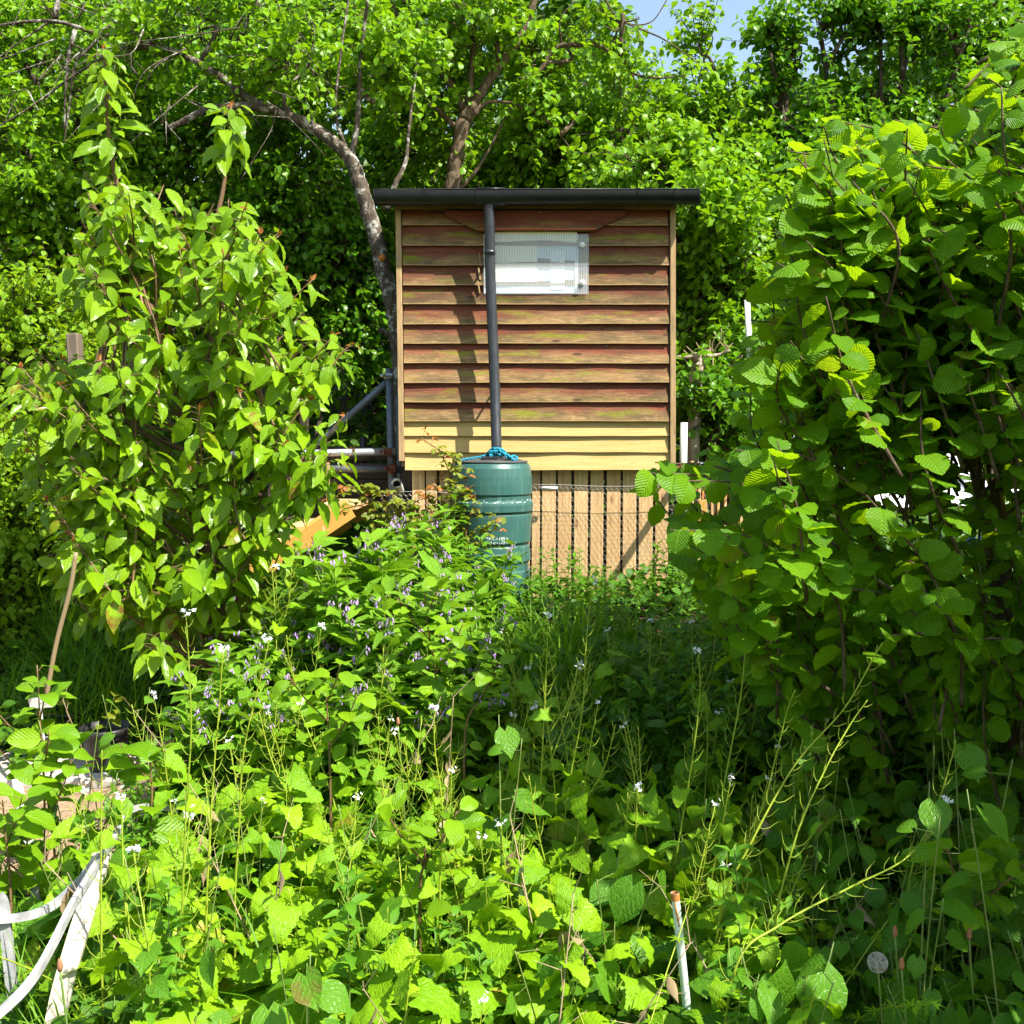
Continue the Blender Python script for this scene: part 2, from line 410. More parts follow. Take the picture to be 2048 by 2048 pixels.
def clad_mat():
    """old feather-edge: red stain left near the top of each board, bleached and mossy towards the drip edge"""
    m, nt = new_mat('old_cladding'); N = NT(nt); uv = N.coord('UV'); r = N.attr()
    sx = N.n('ShaderNodeSeparateXYZ'); N.l(uv, sx.inputs[0]); u, v = sx.outputs[0], sx.outputs[1]
    cb = N.n('ShaderNodeCombineXYZ'); N.l(u, cb.inputs[0]); N.l(N.math('ADD', N.math('MULTIPLY', v, .14), N.math('MULTIPLY', r, 9)), cb.inputs[1]); p = cb.outputs[0]
    g = N.noise(N.mapv(p, (4.5, 60, 1)), 2.0, 6, .7, .5)
    big = N.noise(N.mapv(p, (1.3, 6, 1)), 1.5, 4, .6)
    bl = N.noise(N.mapv(p, (3.0, 10, 1), (4, 1, 0)), 1.4, 5, .7)
    bare = N.ramp(g, [(.28, (.12, .07, .03)), (.5, (.30, .185, .075)), (.72, (.50, .345, .165))])
    stain = N.ramp(g, [(.3, (.085, .02, .012)), (.7, (.29, .072, .038))])
    f = N.math('ADD', N.math('MULTIPLY', v, 2.6), N.math('SUBTRACT', N.math('MULTIPLY', big, 3.0), 2.0))
    f = N.math('ADD', f, N.math('MULTIPLY', N.math('SUBTRACT', g, .5), .7), True)
    col = N.mix(f, bare, stain)
    grey = N.math('MULTIPLY', N.math('SUBTRACT', bl, .43), 6, True)
    lowb = N.math('SUBTRACT', 1, N.math('MULTIPLY', v, 1.1), True)
    col = N.mix(N.math('MULTIPLY', grey, N.math('MULTIPLY', lowb, .85)), col, (.07, .062, .03))
    al = N.noise(N.mapv(p, (1.5, 9, 1), (2, 7, 0)), 1.7, 4, .6)
    av = N.math('SUBTRACT', 1, N.math('MULTIPLY', N.math('ABSOLUTE', N.math('SUBTRACT', v, .38)), 2.2), True)
    col = N.mix(N.math('MULTIPLY', N.math('MULTIPLY', N.math('SUBTRACT', al, .535), 9, True), N.math('MULTIPLY', av, .9)), col, (.20, .23, .008))
    cr = N.noise(N.mapv(p, (16, 230, 1), (1, 5, 0)), 1.6, 4, .7, .2)
    col = N.mix(N.math('MULTIPLY', N.math('SUBTRACT', cr, .52), 4.5, True), col, N.mix(.72, col, (.03, .018, .01)))
    dk = N.noise(N.mapv(p, (11, 95, 1), (3, 1, 0)), 2.2, 6, .7, .3)
    col = N.mix(N.math('MULTIPLY', N.math('SUBTRACT', dk, .42), 3.2, True), N.mix(.38, col, (.05, .03, .018)), col)
    bl2 = N.noise(N.mapv(p, (1.7, 12, 1), (9, 4, 0)), 1.3, 5, .7)
    col = N.mix(N.math('MULTIPLY', N.math('SUBTRACT', bl2, .55), 4, True), col, N.mix(.42, col, (.055, .04, .022)))
    hs = N.n('ShaderNodeHueSaturation'); N.l(col, hs.inputs['Color']); N.l(N.math('ADD', N.math('MULTIPLY', N.math('FRACT', N.math('MULTIPLY', r, 7.3)), .55), .88), hs.inputs['Value']); col = hs.outputs[0]
    edge = N.math('SUBTRACT', 1, N.math('MULTIPLY', v, 14), True)
    col = N.mix(N.math('MULTIPLY', edge, .7), col, (.44, .29, .13))
    vo = N.n('ShaderNodeTexVoronoi'); vo.inputs['Scale'].default_value = 1.0; N.l(N.mapv(p, (2.6, 9, 1)), vo.inputs['Vector'])
    kn = N.math('MULTIPLY', N.math('SUBTRACT', 1, N.math('MULTIPLY', vo.outputs['Distance'], 9), True), 2.2, True)
    col = N.mix(N.math('MULTIPLY', kn, .8), col, (.05, .028, .018))
    N.out(N.bsdf(col, .8, .2, 0, N.bump(g, .5, .005))); return m
M['clad'] = clad_mat()

def plain(name, col, rough=.5, spec=.4, metal=0, nscale=20, namt=.25, col2=None, bump=.1, streak=None):
    m, nt = new_mat(name); N = NT(nt); ob = N.coord('Object')
    v = N.mapv(ob, streak) if streak else ob
    nz = N.noise(v, nscale, 4, .6)
    c = N.mix(N.math('MULTIPLY', N.math('SUBTRACT', nz, .3), namt * 2.5, True), col, col2 or tuple(x * .6 for x in col))
    rg = N.math('ADD', N.math('MULTIPLY', nz, .25), rough - .12)
    N.out(N.bsdf(c, rg, spec, metal, N.bump(nz, bump, .004))); return m
M['gutter'] = plain('black_gutter', (.008, .009, .011), .34, .45, 0, 14, .4, (.022, .025, .028))
M['pipe'] = plain('black_pipe', (.016, .019, .024), .36, .5, 0, 10, .5, (.06, .065, .07), .1, (6, 6, 1))
M['butt'] = plain('green_barrel', (.03, .105, .09), .40, .45, 0, 7, .35, (.06, .15, .13), .05, (4, 4, .8))
def butt_mat():
    m = M['butt']; N = NT(m.node_tree); b = [n for n in m.node_tree.nodes if n.type == 'BSDF_PRINCIPLED'][0]; src = b.inputs['Base Color'].links[0].from_socket
    ob = N.coord('Object'); sx = N.n('ShaderNodeSeparateXYZ'); N.l(ob, sx.inputs[0])
    def band(v, a, c): return N.math('MULTIPLY', N.math('GREATER_THAN', v, a), N.math('LESS_THAN', v, c))
    z1, z0 = float(at(982, 1075, 6.1)[2]), float(at(982, 1094, 6.1)[2]); xa, xb = float(at(972, 1000, 6.1)[0]), float(at(1016, 1000, 6.1)[0])
    k = N.math('MULTIPLY', band(sx.outputs[2], z0, z1), band(sx.outputs[0], xa, xb))
    n1 = N.noise(N.mapv(ob, (190, 20, 75)), 1.0, 2, .5); k = N.math('MULTIPLY', k, N.math('GREATER_THAN', n1, .56))
    z3, z2 = float(at(982, 1001, 6.1)[2]), float(at(982, 1007.5, 6.1)[2])
    k2 = N.math('MULTIPLY', band(sx.outputs[2], z2, z3), N.math('MULTIPLY', N.math('GREATER_THAN', N.noise(N.mapv(ob, (60, 20, 90)), 1, 2), .57), .6))
    st = N.noise(N.mapv(ob, (45, 45, 3)), 1.0, 3, .6)
    c = N.mix(N.math('MULTIPLY', N.math('SUBTRACT', st, .55), 2.0, True), src, (.16, .27, .25))
    c = N.mix(N.math('MAXIMUM', k, k2), c, (.72, .76, .74)); N.l(c, b.inputs['Base Color'])
butt_mat()
M['lid'] = plain('grey_lid', (.055, .055, .058), .5, .35, 0, 16, .6, (.12, .115, .10))
M['black'] = plain('black_plastic', (.012, .012, .013), .42, .45, 0, 25, .4, (.04, .038, .035))
M['bore_shade'] = plain('painted_bore_shade', (.01, .009, .008), .9, .1)
M['rope'] = plain('blue_rope', (.02, .24, .36), .7, .2, 0, 60, .5, (.04, .38, .50), .6)
M['steel'] = plain('galvanised', (.42, .45, .47), .42, .5, .55, 22, .5, (.24, .26, .28), .1)
M['dark_steel'] = plain('dull_steel', (.16, .185, .21), .5, .5, .4, 16, .6, (.07, .075, .085), .2)
M['rust'] = plain('rusty_coupler', (.19, .06, .03), .75, .3, .2, 60, .6, (.08, .028, .018), .5)
M['rust_or'] = plain('orange_rust', (.48, .20, .05), .8, .2, 0, 60, .6, (.25, .09, .03), .5)
M['white_paint'] = plain('white_paint', (.46, .455, .45), .6, .3, 0, 18, .9, (.20, .20, .21), .45)
M['cream_paint'] = plain('cream_paint', (.56, .50, .38), .6, .3, 0, 16, .5, (.36, .31, .23), .25, (1, 1, .3))
M['white_plastic'] = plain('white_plastic', (.78, .79, .77), .4, .45, 0, 12, .2, (.6, .6, .56))
M['pale_pipe'] = plain('pale_green_pipe', (.62, .70, .62), .45, .4, 0, 18, .4, (.44, .48, .40))
M['sheet'] = plain('white_sheeting', (.82, .82, .84), .4, .4, 0, 6, .2, (.62, .64, .68))
M['tarp'] = plain('blue_tarp', (.012, .12, .62), .35, .5, 0, 10, .3, (.02, .2, .75))
M['wire'] = plain('wire', (.62, .60, .56), .4, .5, .6, 30, .3)
M['bolt'] = plain('white_cap', (.82, .82, .82), .3, .5)
M['stone'] = plain('paving_slab', (.50, .45, .39), .85, .2, 0, 12, .5, (.30, .26, .21), .5)
M['roof_sheet'] = plain('roof_sheet', (.50, .45, .36), .6, .3, 0, 10, .4, (.3, .26, .2))
M['petal_white'] = plain('white_petals', (.82, .83, .80), .6, .2)
M['petal_mauve'] = plain('mauve_petals', (.34, .20, .48), .6, .2, 0, 50, .6, (.55, .42, .62))
M['bud'] = plain('brown_bud', (.30, .12, .06), .7, .2, 0, 60, .5, (.45, .25, .12))
M['fluff'] = plain('seed_fluff', (.62, .58, .50), .8, .1)
M['yellow'] = plain('yellow_petals', (.75, .52, .02), .6, .2)
M['cut'] = plain('cut_wood', (.62, .22, .05), .7, .2, 0, 40, .4, (.35, .12, .03))

def soil_mat():
    m, nt = new_mat('soil'); N = NT(nt); ob = N.coord('Object')
    a = N.noise(ob, 3.0, 8, .7); b = N.noise(ob, 60, 4, .7); c = N.noise(ob, 1.1, 3)
    col = N.ramp(b, [(.3, (.022, .014, .009)), (.55, (.065, .043, .028)), (.72, (.17, .125, .085))])
    col = N.mix(N.math('MULTIPLY', N.math('SUBTRACT', c, .5), 3, True), col, (.05, .055, .02))
    N.out(N.bsdf(col, .95, .1, 0, N.bump(N.math('ADD', a, b), .9, .03))); return m
M['soil'] = soil_mat()
def straw_mat():
    m, nt = new_mat('straw'); N = NT(nt); col = N.mix(N.attr(), (.30, .20, .10), (.62, .46, .24)); N.out(N.bsdf(col, .8, .2)); return m
M['straw'] = straw_mat()
M['path'] = plain('trodden_path', (.36, .25, .16), .95, .1, 0, 30, .6, (.20, .13, .08), .8)

def panel_mat():
    """twin-wall polycarbonate: fine vertical flutes, milky and half see-through"""
    m, nt = new_mat('twinwall_panel'); N = NT(nt); ob = N.coord('Object'); sx = N.n('ShaderNodeSeparateXYZ'); N.l(ob, sx.inputs[0])
    fl = N.math('ABSOLUTE', N.math('SUBTRACT', N.math('FRACT', N.math('MULTIPLY', sx.outputs[0], 62)), .5))
    col = N.mix(N.math('MULTIPLY', fl, 1.6, True), (.82, .86, .90), (.93, .94, .93))
    d = N.bsdf(col, .22, .5, 0, N.bump(fl, .35, .004))
    t = N.n('ShaderNodeBsdfTransparent'); t.inputs[0].default_value = (.93, .95, .96, 1)
    mx = N.n('ShaderNodeMixShader'); N.l(N.math('ADD', N.math('MULTIPLY', fl, .3), .13), mx.inputs[0])
    N.l(t.outputs[0], mx.inputs[1]); N.l(d, mx.inputs[2]); N.out(mx.outputs[0]); return m
M['panel'] = panel_mat()
M['paper'] = plain('cream_paper', (.98, .92, .72), .8, .15, 0, 8, .1)
M['paper_grey'] = plain('grey_card', (.74, .79, .84), .7, .2, 0, 8, .2)
M['paper_white'] = plain('white_card', (.95, .95, .93), .7, .2, 0, 8, .1)
M['ink'] = plain('faded_print', (.52, .53, .54), .8, .1)
# ============================================================ the shed
YW = 6.80
def X(px, Y=YW, py=1024): return float(at(px, py, Y)[0])
def Zp(py, Y=YW): return float(at(1024, py, Y)[2])
wx0, wx1 = X(797), X(1350)
DEPTH = 1.45
zt = Zp(405); zb = Zp(940)
shed = thing('garden_shed', (float((wx0 + wx1) / 2), YW + DEPTH / 2, float(gz(0, YW))), 'raised timber shed with red-brown lapped boards standing behind the water barrel', 'shed')

def clad_board(g, x0, x1, zb_, zt_, y, lip=.033, nx=26, v0=0.0, gap=None):
    """one feather-edge board: thick lower edge standing proud, a little wavy along its length"""
    r = rng.random(); xs = np.linspace(x0, x1, nx)
    w = .0022 * np.sin(xs * 3.1 + r * 9) + .0012 * np.sin(xs * 11 + r * 5)
    zz = .0014 * np.sin(xs * 2.3 + r * 20) + .0007 * np.sin(xs * 17 + r * 31)
    def row(yy, z, v): return np.stack([xs, np.full(nx, y) - yy + w, z], 1), np.stack([xs, np.full(nx, v)], 1)
    rows = [row(lip - .016, zb_ + zz, 0), row(lip, zb_ + zz, 0), row(lip - .0005, zb_ + zz + .004, .03), row(lip * .5 + .001, (zb_ + zt_) / 2 + zz, .5), row(.003, zt_ + zz, 1), row(-.003, zt_ + zz, 1)]
    V = np.concatenate([q[0] for q in rows]); U = np.concatenate([q[1] for q in rows]); nr = len(rows)
    i = np.arange(nr - 1)[:, None] * nx; j = np.arange(nx - 1)[None]
    Q = np.stack([i + j, i + j + 1, i + nx + j + 1, i + nx + j], -1).reshape(-1, 4)
    e0 = [k * nx for k in range(nr)]; e1 = [k * nx + nx - 1 for k in range(nr)]
    T = [(e0[0], e0[k + 1], e0[k]) for k in range(1, nr - 1)] + [(e1[0], e1[k], e1[k + 1]) for k in range(1, nr - 1)]
    g.add(V, Q, T, U, r)

olds = [452.6, 493, 532, 571.7, 609.8, 649, 688, 727, 765.8, 804.6, 842.7]
news = [871.8, 904.7, 939.7]
g = G(); prev = 421
for k, py in enumerate(olds):
    x0 = X(805 + 6 * (py - 420) / 520, YW, py); x1 = X(1335.5 + (1 if k % 3 else -1), YW, py)
    clad_board(g, x0, x1, Zp(py), Zp(prev) + .018, YW); prev = py
g.obj('cladding', M['clad'], shed, smooth=False)
g = G()
for k, py in enumerate(news):
    clad_board(g, X(810 + 2 * k / 3) , X(1336 + (0, -1, 2)[k]), Zp(py), Zp(prev) + .014, YW, lip=.024); prev = py
tag(g.obj('cladding', M['new_wood'], shed, smooth=False), 'three new pale yellow pine boards')
# corner trims
for px0, px1, off in ((790.5, 804, 0), (1337.5, 1351.5, 0)):
    g = G(); a0, a1 = X(px0, YW, 421), X(px1, YW, 421); pe = 7 if px0 < 1000 else 0; sh = X((px0 + px1) / 2 + pe, YW, 930) - (a0 + a1) / 2
    bar(g, ((a0 + a1) / 2, YW - .012, Zp(421)), ((a0 + a1) / 2 + sh, YW - .012, Zp(922 if px0 < 1000 else 936)), .036, a1 - a0, (0, -1, 0), .002)
    g.obj('corner_trim', M['trim_wood'], shed, smooth=False)
# the other three walls and the floor frame
g = G()
for s, xx in ((-1, X(806)), (1, X(1337))):
    for k in range(11):
        z0 = zb + .03 + k * (zt - zb - .03) / 11; h = (zt - zb - .03) / 11
        bar(g, (xx, YW + .012, z0 + h / 2), (xx, YW + DEPTH, z0 + h / 2), .022, h + .012, (-s * .0 + .0, 0, 1), .002)
for k in range(12):
    h = (zt + .30 - zb) / 12; z0 = zb + k * h
    bar(g, (X(800), YW + DEPTH + .015, z0 + h / 2), (X(1343), YW + DEPTH + .015, z0 + h / 2), .024, h + .01, (0, 0, 1), .002)
g.obj('wall', M['grey_wood'], shed, smooth=False)
g = G(); box(g, ((wx0 + wx1) / 2, YW + .75, zb + .04), (wx1 - wx0 - .09, 1.35, .07), bev=.004)
for px in (800, 1343):
    for yy in (YW + .16, YW + DEPTH - .1):
        z0 = float(gz(X(px), yy)) - .1; box(g, (X(px + (14 if px < 1000 else -14)), yy, (z0 + zb) / 2), (.09, .09, zb - z0), bev=.004)
g.obj('floor_frame', M['dark_wood'], shed, smooth=False)
# roof
sl = R(13.5); ry0 = YW - .135; ry1 = YW + DEPTH + .16
rz0 = Zp(384, 6.67)
g = G(); d = np.array([0, math.cos(sl), math.sin(sl)]); Lr = (ry1 - ry0) / math.cos(sl)
mid = np.array([(X(756, 6.67, 385) + X(1391, 6.67, 385)) / 2, ry0, rz0 + .012]) + d * Lr / 2
box(g, mid, (X(1391, 6.67, 385) - X(756, 6.67, 385), Lr, .018), .4, np.array([[1, 0, 0], d, np.cross([1, 0, 0], d)]), .003)
roof = g.obj('roof', M['roof_sheet'], shed, smooth=False)
g = G()
for px in (760, 1387): bar(g, (X(px, 6.7, 385), ry0 + .02, rz0 - .018), np.array([X(px, 6.7, 385), ry0 + .02, rz0 - .018]) + d * (Lr - .03), .022, .075, (0, 0, 1), .002)
for yy in np.linspace(.12, Lr - .1, 4):
    c = np.array([mid[0], ry0, rz0 - .004]) + d * yy; box(g, c, (X(1384, 6.7, 385) - X(763, 6.7, 385), .05, .045), None, np.array([[1, 0, 0], d, np.cross([1, 0, 0], d)]), .002)
g.obj('roof_batten', M['dark_wood'], shed, smooth=False)
g = G(); zz = Zp(421)
for k in range(3):
    bar(g, (X(791, YW, 413), YW - .03 - .012 * k, zz + .011 + k * .0225), (X(1351, YW, 413), YW - .03 - .012 * k, zz + .011 + k * .0225), .030, .0205, (0, 0, 1), .002)
g.obj('fascia', M['fascia_wood'], shed, smooth=False)
# trapezoid board over the window
pts = [(887, 421), (1253, 421), (1250, 431), (1186, 462), (957, 462), (890, 431)]
g = G(); yb = YW - .055
F = [at(a, b, yb) for a, b in pts]; B = [p + np.array([0, .026, 0]) for p in F]
n = len(pts); V = np.array(F + B); cx = X(1070)
U = np.array([[p[0], (p[2] - Zp(462)) / (Zp(421) - Zp(462))] for p in F + B])
g.add(V, [(0, 5, 2, 1), (5, 4, 3, 2), (6, 7, 8, 11), (11, 8, 9, 10)] + [(i, (i + 1) % n, n + (i + 1) % n, n + i) for i in range(n)], None, U * np.array([1, .8]) + np.array([0, .35]), .77)
hb = g.obj('window_head_board', M['clad'], shed, smooth=False)
g = G(); bar(g, (X(957), YW - .060, Zp(464) + .004), (X(1186), YW - .060, Zp(464) + .004), .036, .012, (0, 0, 1), .001); 
tag(g.obj('drip_strip', plain('red_strip', (.36, .09, .035), .7, .2, 0, 30, .4, (.45, .2, .08)), shed, smooth=False))
# window: opening lining, papers, twin-wall panel
yP = YW - .046
win = G(); p0, p1 = at(967, 468, yP), at(1177, 588, yP)
xs = np.linspace(p0[0], p1[0], 60)
V = np.array([(x, yP, z) for z in (p1[2], p0[2]) for x in xs] + [(x, yP + .010, z) for z in (p1[2], p0[2]) for x in xs]); k = len(xs)
Q = [(i, i + 1, k + i + 1, k + i) for i in range(k - 1)] + [(2 * k + i, 3 * k + i, 3 * k + i + 1, 2 * k + i + 1) for i in range(k - 1)] + [(i, 2 * k + i, 2 * k + i + 1, i + 1) for i in range(k - 1)] + [(k + i, k + i + 1, 3 * k + i + 1, 3 * k + i) for i in range(k - 1)]
Q += [(0, k, 3 * k, 2 * k), (k - 1, 3 * k - 1, 4 * k - 1, 2 * k - 1)]
win.add(V, Q)
window = win.obj('window', M['panel'], shed, smooth=False)
def card(name, x0, y0, x1, y1, dy, mat, par):
    g = G(); a, b = at(x0, y0, yP + dy), at(x1, y1, yP + dy)
    box(g, ((a[0] + b[0]) / 2, yP + dy, (a[2] + b[2]) / 2), (b[0] - a[0], .002, a[2] - b[2])); return g.obj(name, mat, par, smooth=False)
card('backing', 968, 469, 1156, 586, .022, M['paper_grey'], window)
card('card', 969, 464, 1154, 486, .018, M['paper'], window)
card('card', 971, 487, 1075, 564, .016, M['paper'], window)
card('card', 1101, 502, 1129, 580, .018, M['paper_white'], window)
card('card', 1150, 522, 1156, 583, .016, M['paper_white'], window)
g = G()
for k in range(13):
    a = at(1105, 512 + k * 5, yP + .0165); b = at(1124 - (k * 7 % 5), 512 + k * 5, yP + .0165); bar(g, a, b, .0006, .004, (0, 0, 1), 0)
g.obj('print', M['ink'], window, smooth=False)
for py in (490, 565.5):
    g = G(); c = at(1164.5, py, yP - .001)
    tube(g, [c, c + np.array([0, -.008, 0]), c + np.array([0, -.011, 0])], [.0185, .0185, .014], 20); tube(g, [c + np.array([0, -.011, 0]), c + np.array([0, -.014, 0])], [.008, .0065], 12)
    g.obj('bolt', M['bolt'], window)
g = G()
for py, px in ((520, 958), (548, 957), (575, 956)):
    a = at(px, py - 13, YW - .024); b = at(px + 3.5, py + 12, YW - .030); bar(g, a, b, .010, .016, (0, -1, 0), .001)
g.obj('window_trim', M['trim_wood'], shed, smooth=False)
# gutter
gy = YW - .178; gr = .060; gzt = Zp(378, gy - gr)
def gutter_prof(r, n=14): return [(gy - r * math.cos(a), gzt - 1.42 * r * math.sin(a) ** .8) for a in np.linspace(0, PI, n)]
def extr(g, prof, x0, x1, seg=1):
    n = len(prof); V = []; 
    for x in np.linspace(x0, x1, seg + 1): V += [(x, y, z + .004 * math.sin(x * 2.2)) for y, z in prof]
    Q = [(s * n + i, (s + 1) * n + i, (s + 1) * n + i + 1, s * n + i + 1) for s in range(seg) for i in range(n - 1)]
    g.add(V, Q)
gx0, gx1 = X(753, gy, 390), X(1394, gy, 390)
g = G(); pr = gutter_prof(gr); pin = [(y, z) for y, z in gutter_prof(gr - .003)][::-1]
extr(g, pr + pin + [pr[0]], gx0, gx1, 12)
tube(g, [(gx0, gy - gr, gzt), (gx1, gy - gr, gzt)], .0035, 6)
gut = g.obj('gutter', M['gutter'], shed)
for a, b, rr in ((849, 852.5, .065), (952, 1010, .0655), (1274, 1278, .065), (1346, 1350, .065)):
    g = G(); q = gutter_prof(rr); qi = gutter_prof(gr + .0005)[::-1]; extr(g, q + qi + [q[0]], X(a, gy, 390), X(b, gy, 390))
    tube(g, [(X(a, gy, 390), gy - rr, gzt + .002), (X(b, gy, 390), gy - rr, gzt + .002)], .006, 6)
    g.obj('gutter_bracket', M['gutter'], gut)
for xx in (gx0, gx1):
    g = G(); q = np.array([(xx, y, z) for y, z in gutter_prof(gr + .004, 16)]); c = np.array([[xx, gy, gzt]]); o = np.array([[.012 if xx == gx1 else -.012, 0, 0]])
    V = np.concatenate([q, q + o, c + [0, 0, .004], c + o + [0, 0, .004]]); n = 16
    g.add(V, [(i, i + 1, n + i + 1, n + i) for i in range(n - 1)], [(2 * n, i, i + 1) for i in range(n - 1)] + [(2 * n + 1, n + i + 1, n + i) for i in range(n - 1)])
    g.obj('stop_end', M['gutter'], gut)
# downpipe
top = at(978, 402, gy); p1 = at(981, 560, gy + .03); p2 = at(989, 760, gy + .0); p3 = at(993.5, 912, 6.50)
g = G(); tube(g, spline([top, at(979, 450, gy + .01), p1, p2, p3], 8), .0335, 24, N=.5)
dp = g.obj('downpipe', M['pipe'], shed)
g = G(); tube(g, [top + [0, 0, .04], top + [0, 0, -.004], top + [0, 0, -.010], top + [0, 0, -.028]], [.040, .040, .037, .036], 24)
g.obj('outlet_collar', M['pipe'], dp)
for q_, (cx_, cy_, yy_) in enumerate(((980, 505, gy + .018), (989.5, 775, gy + .0))):
    g = G(); c_ = at(cx_, cy_, yy_); tube(g, [c_ + [0, 0, .012], c_ - [0, 0, .012]], .0362, 24); tube(g, [c_ + [0, .03, 0], [c_[0], YW, c_[2]]], .008, 6); g.obj('pipe_clip', M['pipe'], dp)
# slatted skirt below
g = G(); ys = YW + .055
sl_px = [(824, 850), (852.5, 875), (879, 900), (903, 925), (928, 950), (953, 975), (978, 1002), (1005, 1030), (1033, 1060), (1063, 1080), (1083, 1112), (1115, 1143), (1147.5, 1176), (1180, 1207), (1212.5, 1241), (1245, 1273), (1277, 1306), (1310, 1337)]
for a, b in sl_px:
    x0, x1 = X(a + .6, ys), X(b - .6, ys); z0 = float(gz((x0 + x1) / 2, ys)) - .03 - rng.random() * .02; zt_ = Zp(941 + rng.random() * 1.5, ys) + .06
    c = np.array([(x0 + x1) / 2, ys + rng.normal() * .002, (z0 + zt_) / 2]); lean = rng.normal() * .003
    box(g, c, (zt_ - z0, x1 - x0, .018), None, ax_from((lean, 0, 1), (0, -1, 0)), .002)
g.obj('skirt_slats', M['slat_wood'], shed, smooth=False)
g = G()
for zz in (zb - .04, zb - .5):
    bar(g, (X(822), ys + .032, zz), (X(1338), ys + .032, zz), .04, .06, (0, 0, 1), .003)
bar(g, (X(1290), ys + .06, zb - .45), (X(900), ys + .06, zb - .2), .03, .06)
g.obj('skirt_rail', M['dark_wood'], shed, smooth=False)
for px, py in ((1080, 403), (1155, 403), (1078.5, 425), (1325, 468), (1291, 446), (1214, 692), (1290, 829), (955, 824), (1035, 755), (1286, 748), (1325, 573)):
    g = G(); c = at(px, py, YW - .075 if py < 430 else YW - .02); tube(g, [c + [0, .01, 0], c + [0, -.002, 0]], .0035, 8)
    g.obj('nail', M['steel'], shed)

# ============================================================ water barrel
by = 6.36; bc = at(982, 1000, by); gb = float(gz(bc[0], by)); kx = by / FPX
yf = by - .26
def bz(py): return float(at(982, py, yf)[2])
barrel = thing('water_barrel', (bc[0], by, gb), 'dark green plastic water barrel catching the downpipe in front of the slats', 'water barrel')
prof = [(0, 1235), (70, 1236), (72, 1228), (75, 1200), (79, 1165), (79.5, 1150), (76.5, 1147), (76.5, 1133), (80.5, 1128), (80.5, 1114), (79, 1110), (78.5, 1099), (77, 1096.5), (77, 1092), (80.5, 1090), (82.5, 1050), (83, 1038), (82.8, 1033), (81, 1031), (81, 1027.5), (85.2, 1026), (85.6, 1012), (84.6, 1007), (81.5, 1004), (81.5, 994.5), (82, 992.5), (84, 991), (84, 972), (83, 955), (80.5, 938), (76.5, 929.5), (72, 927.0), (66, 926.5)]
g = G(); lathe(g, [(a * kx * .985, bz(b) - gb + 0) for a, b in prof], 72, (0, 0, 0), .5, True)
g2 = G(); g2.merge(g, (bc[0], by, gb)); body = g2.obj('barrel_body', M['butt'], barrel)
g = G(); lz = bz(926.5)
lp = [(74, 0), (74.5, .006), (73, .0105), (66, .0125), (58, .020), (40, .034), (22, .041), (0, .043)]
lathe(g, [(a * kx, lz + h) for a, h in lp], 64, (bc[0], by, 0)); lid = g.obj('lid', M['lid'], barrel)
g = G(); hw = at(982, 918, yf + .1); box(g, (bc[0] - .004, by - .155, lz + .0285), (.098, .06, .019), bev=.004); g.obj('lid_handle', M['black'], lid, smooth=False)
# blue rope
rope = thing('rope', (bc[0], by, lz + .03), 'blue rope tied round the downpipe on the barrel lid', 'rope')
g = G()
def strand(pts, rad):
    P = spline(pts, 14); 
    for s in range(3):
        L = np.concatenate([[0], np.cumsum(np.linalg.norm(np.diff(P, axis=0), axis=1))]); a = L / .012 + s * 2 * PI / 3
        T = nrm(np.gradient(P, axis=0)); A = nrm(np.cross(T, [0.01, .1, 1])); B = np.cross(T, A)
        tube(g, P + rad * .55 * (np.cos(a)[:, None] * A + np.sin(a)[:, None] * B), rad * .62, 6)
yr = by - .12
def rp(px, py, dy=0): return at(px, py, yr + dy)
strand([rp(918, 921), rp(935, 918), rp(955, 915), rp(972, 911), rp(985, 909)], .007)
strand([rp(975, 909), rp(982, 899, -.03), rp(992, 897, -.05), rp(1003, 899, -.03), rp(1010, 905, 0), rp(1004, 911, .01), rp(990, 908, -.02), rp(980, 903, -.05), rp(975, 908, -.02), rp(985, 913, 0), rp(1000, 909, -.03)], .0075)
strand([rp(1000, 903, -.02), rp(1012, 908, -.03), rp(1021, 914, -.03), rp(1028, 912, -.01), rp(1034, 916, -.02), rp(1030, 920, -.03), rp(1020, 917, -.04), rp(1010, 912, -.03)], .0075)
strand([rp(996, 898, -.04), rp(1006, 906, -.06), rp(1016, 911, -.06), rp(1026, 919, -.03), rp(1034, 919, -.02)], .0068)
strand([rp(983, 901, .12), rp(995, 903, .16), rp(1006, 902, .10), rp(1010, 904, .0)], .007)
g.obj('rope_coil', M['rope'], rope)

# ============================================================ wire netting in front of the slats
wn = thing('wire_netting', (X(1200, 6.76), 6.76, .6), 'silvery hexagonal wire netting stretched in front of the pale slats', 'wire netting')
def netting(px0, px1, pyt, zlow, Y, c=.034, bulge=.01):
    g = G(); x0, x1 = X(px0, Y), X(px1, Y); zt_ = Zp(pyt, Y); h = c * .86
    nx = int((x1 - x0) / (c)); nz = int((zt_ - zlow) / h)
    def pt(x, z): return np.array([x + .004 * math.sin(z * 23 + x * 9), Y - bulge * math.sin(x * 5) * math.cos(z * 6) - .004, z + .006 * math.sin(x * 7)])
    r = .0008
    for j in range(nz):
        for i in range(nx):
            cx = x0 + (i + .5 * (j % 2)) * c; cz = zlow + j * h
            a = pt(cx, cz); b = pt(cx, cz + h * .42); d1 = pt(cx - c / 2, cz + h); d2 = pt(cx + c / 2, cz + h)
            for p, q, rr in ((a, b, r * 1.3), (b, d1, r), (b, d2, r)): tube(g, [p, q], rr, 3, False)
    tube(g, [pt(x, zt_) for x in np.linspace(x0, x1, 30)], .0017, 4)
    return g
netting(1063, 1425, 971, .62, 6.76).obj('netting', M['wire'], wn)
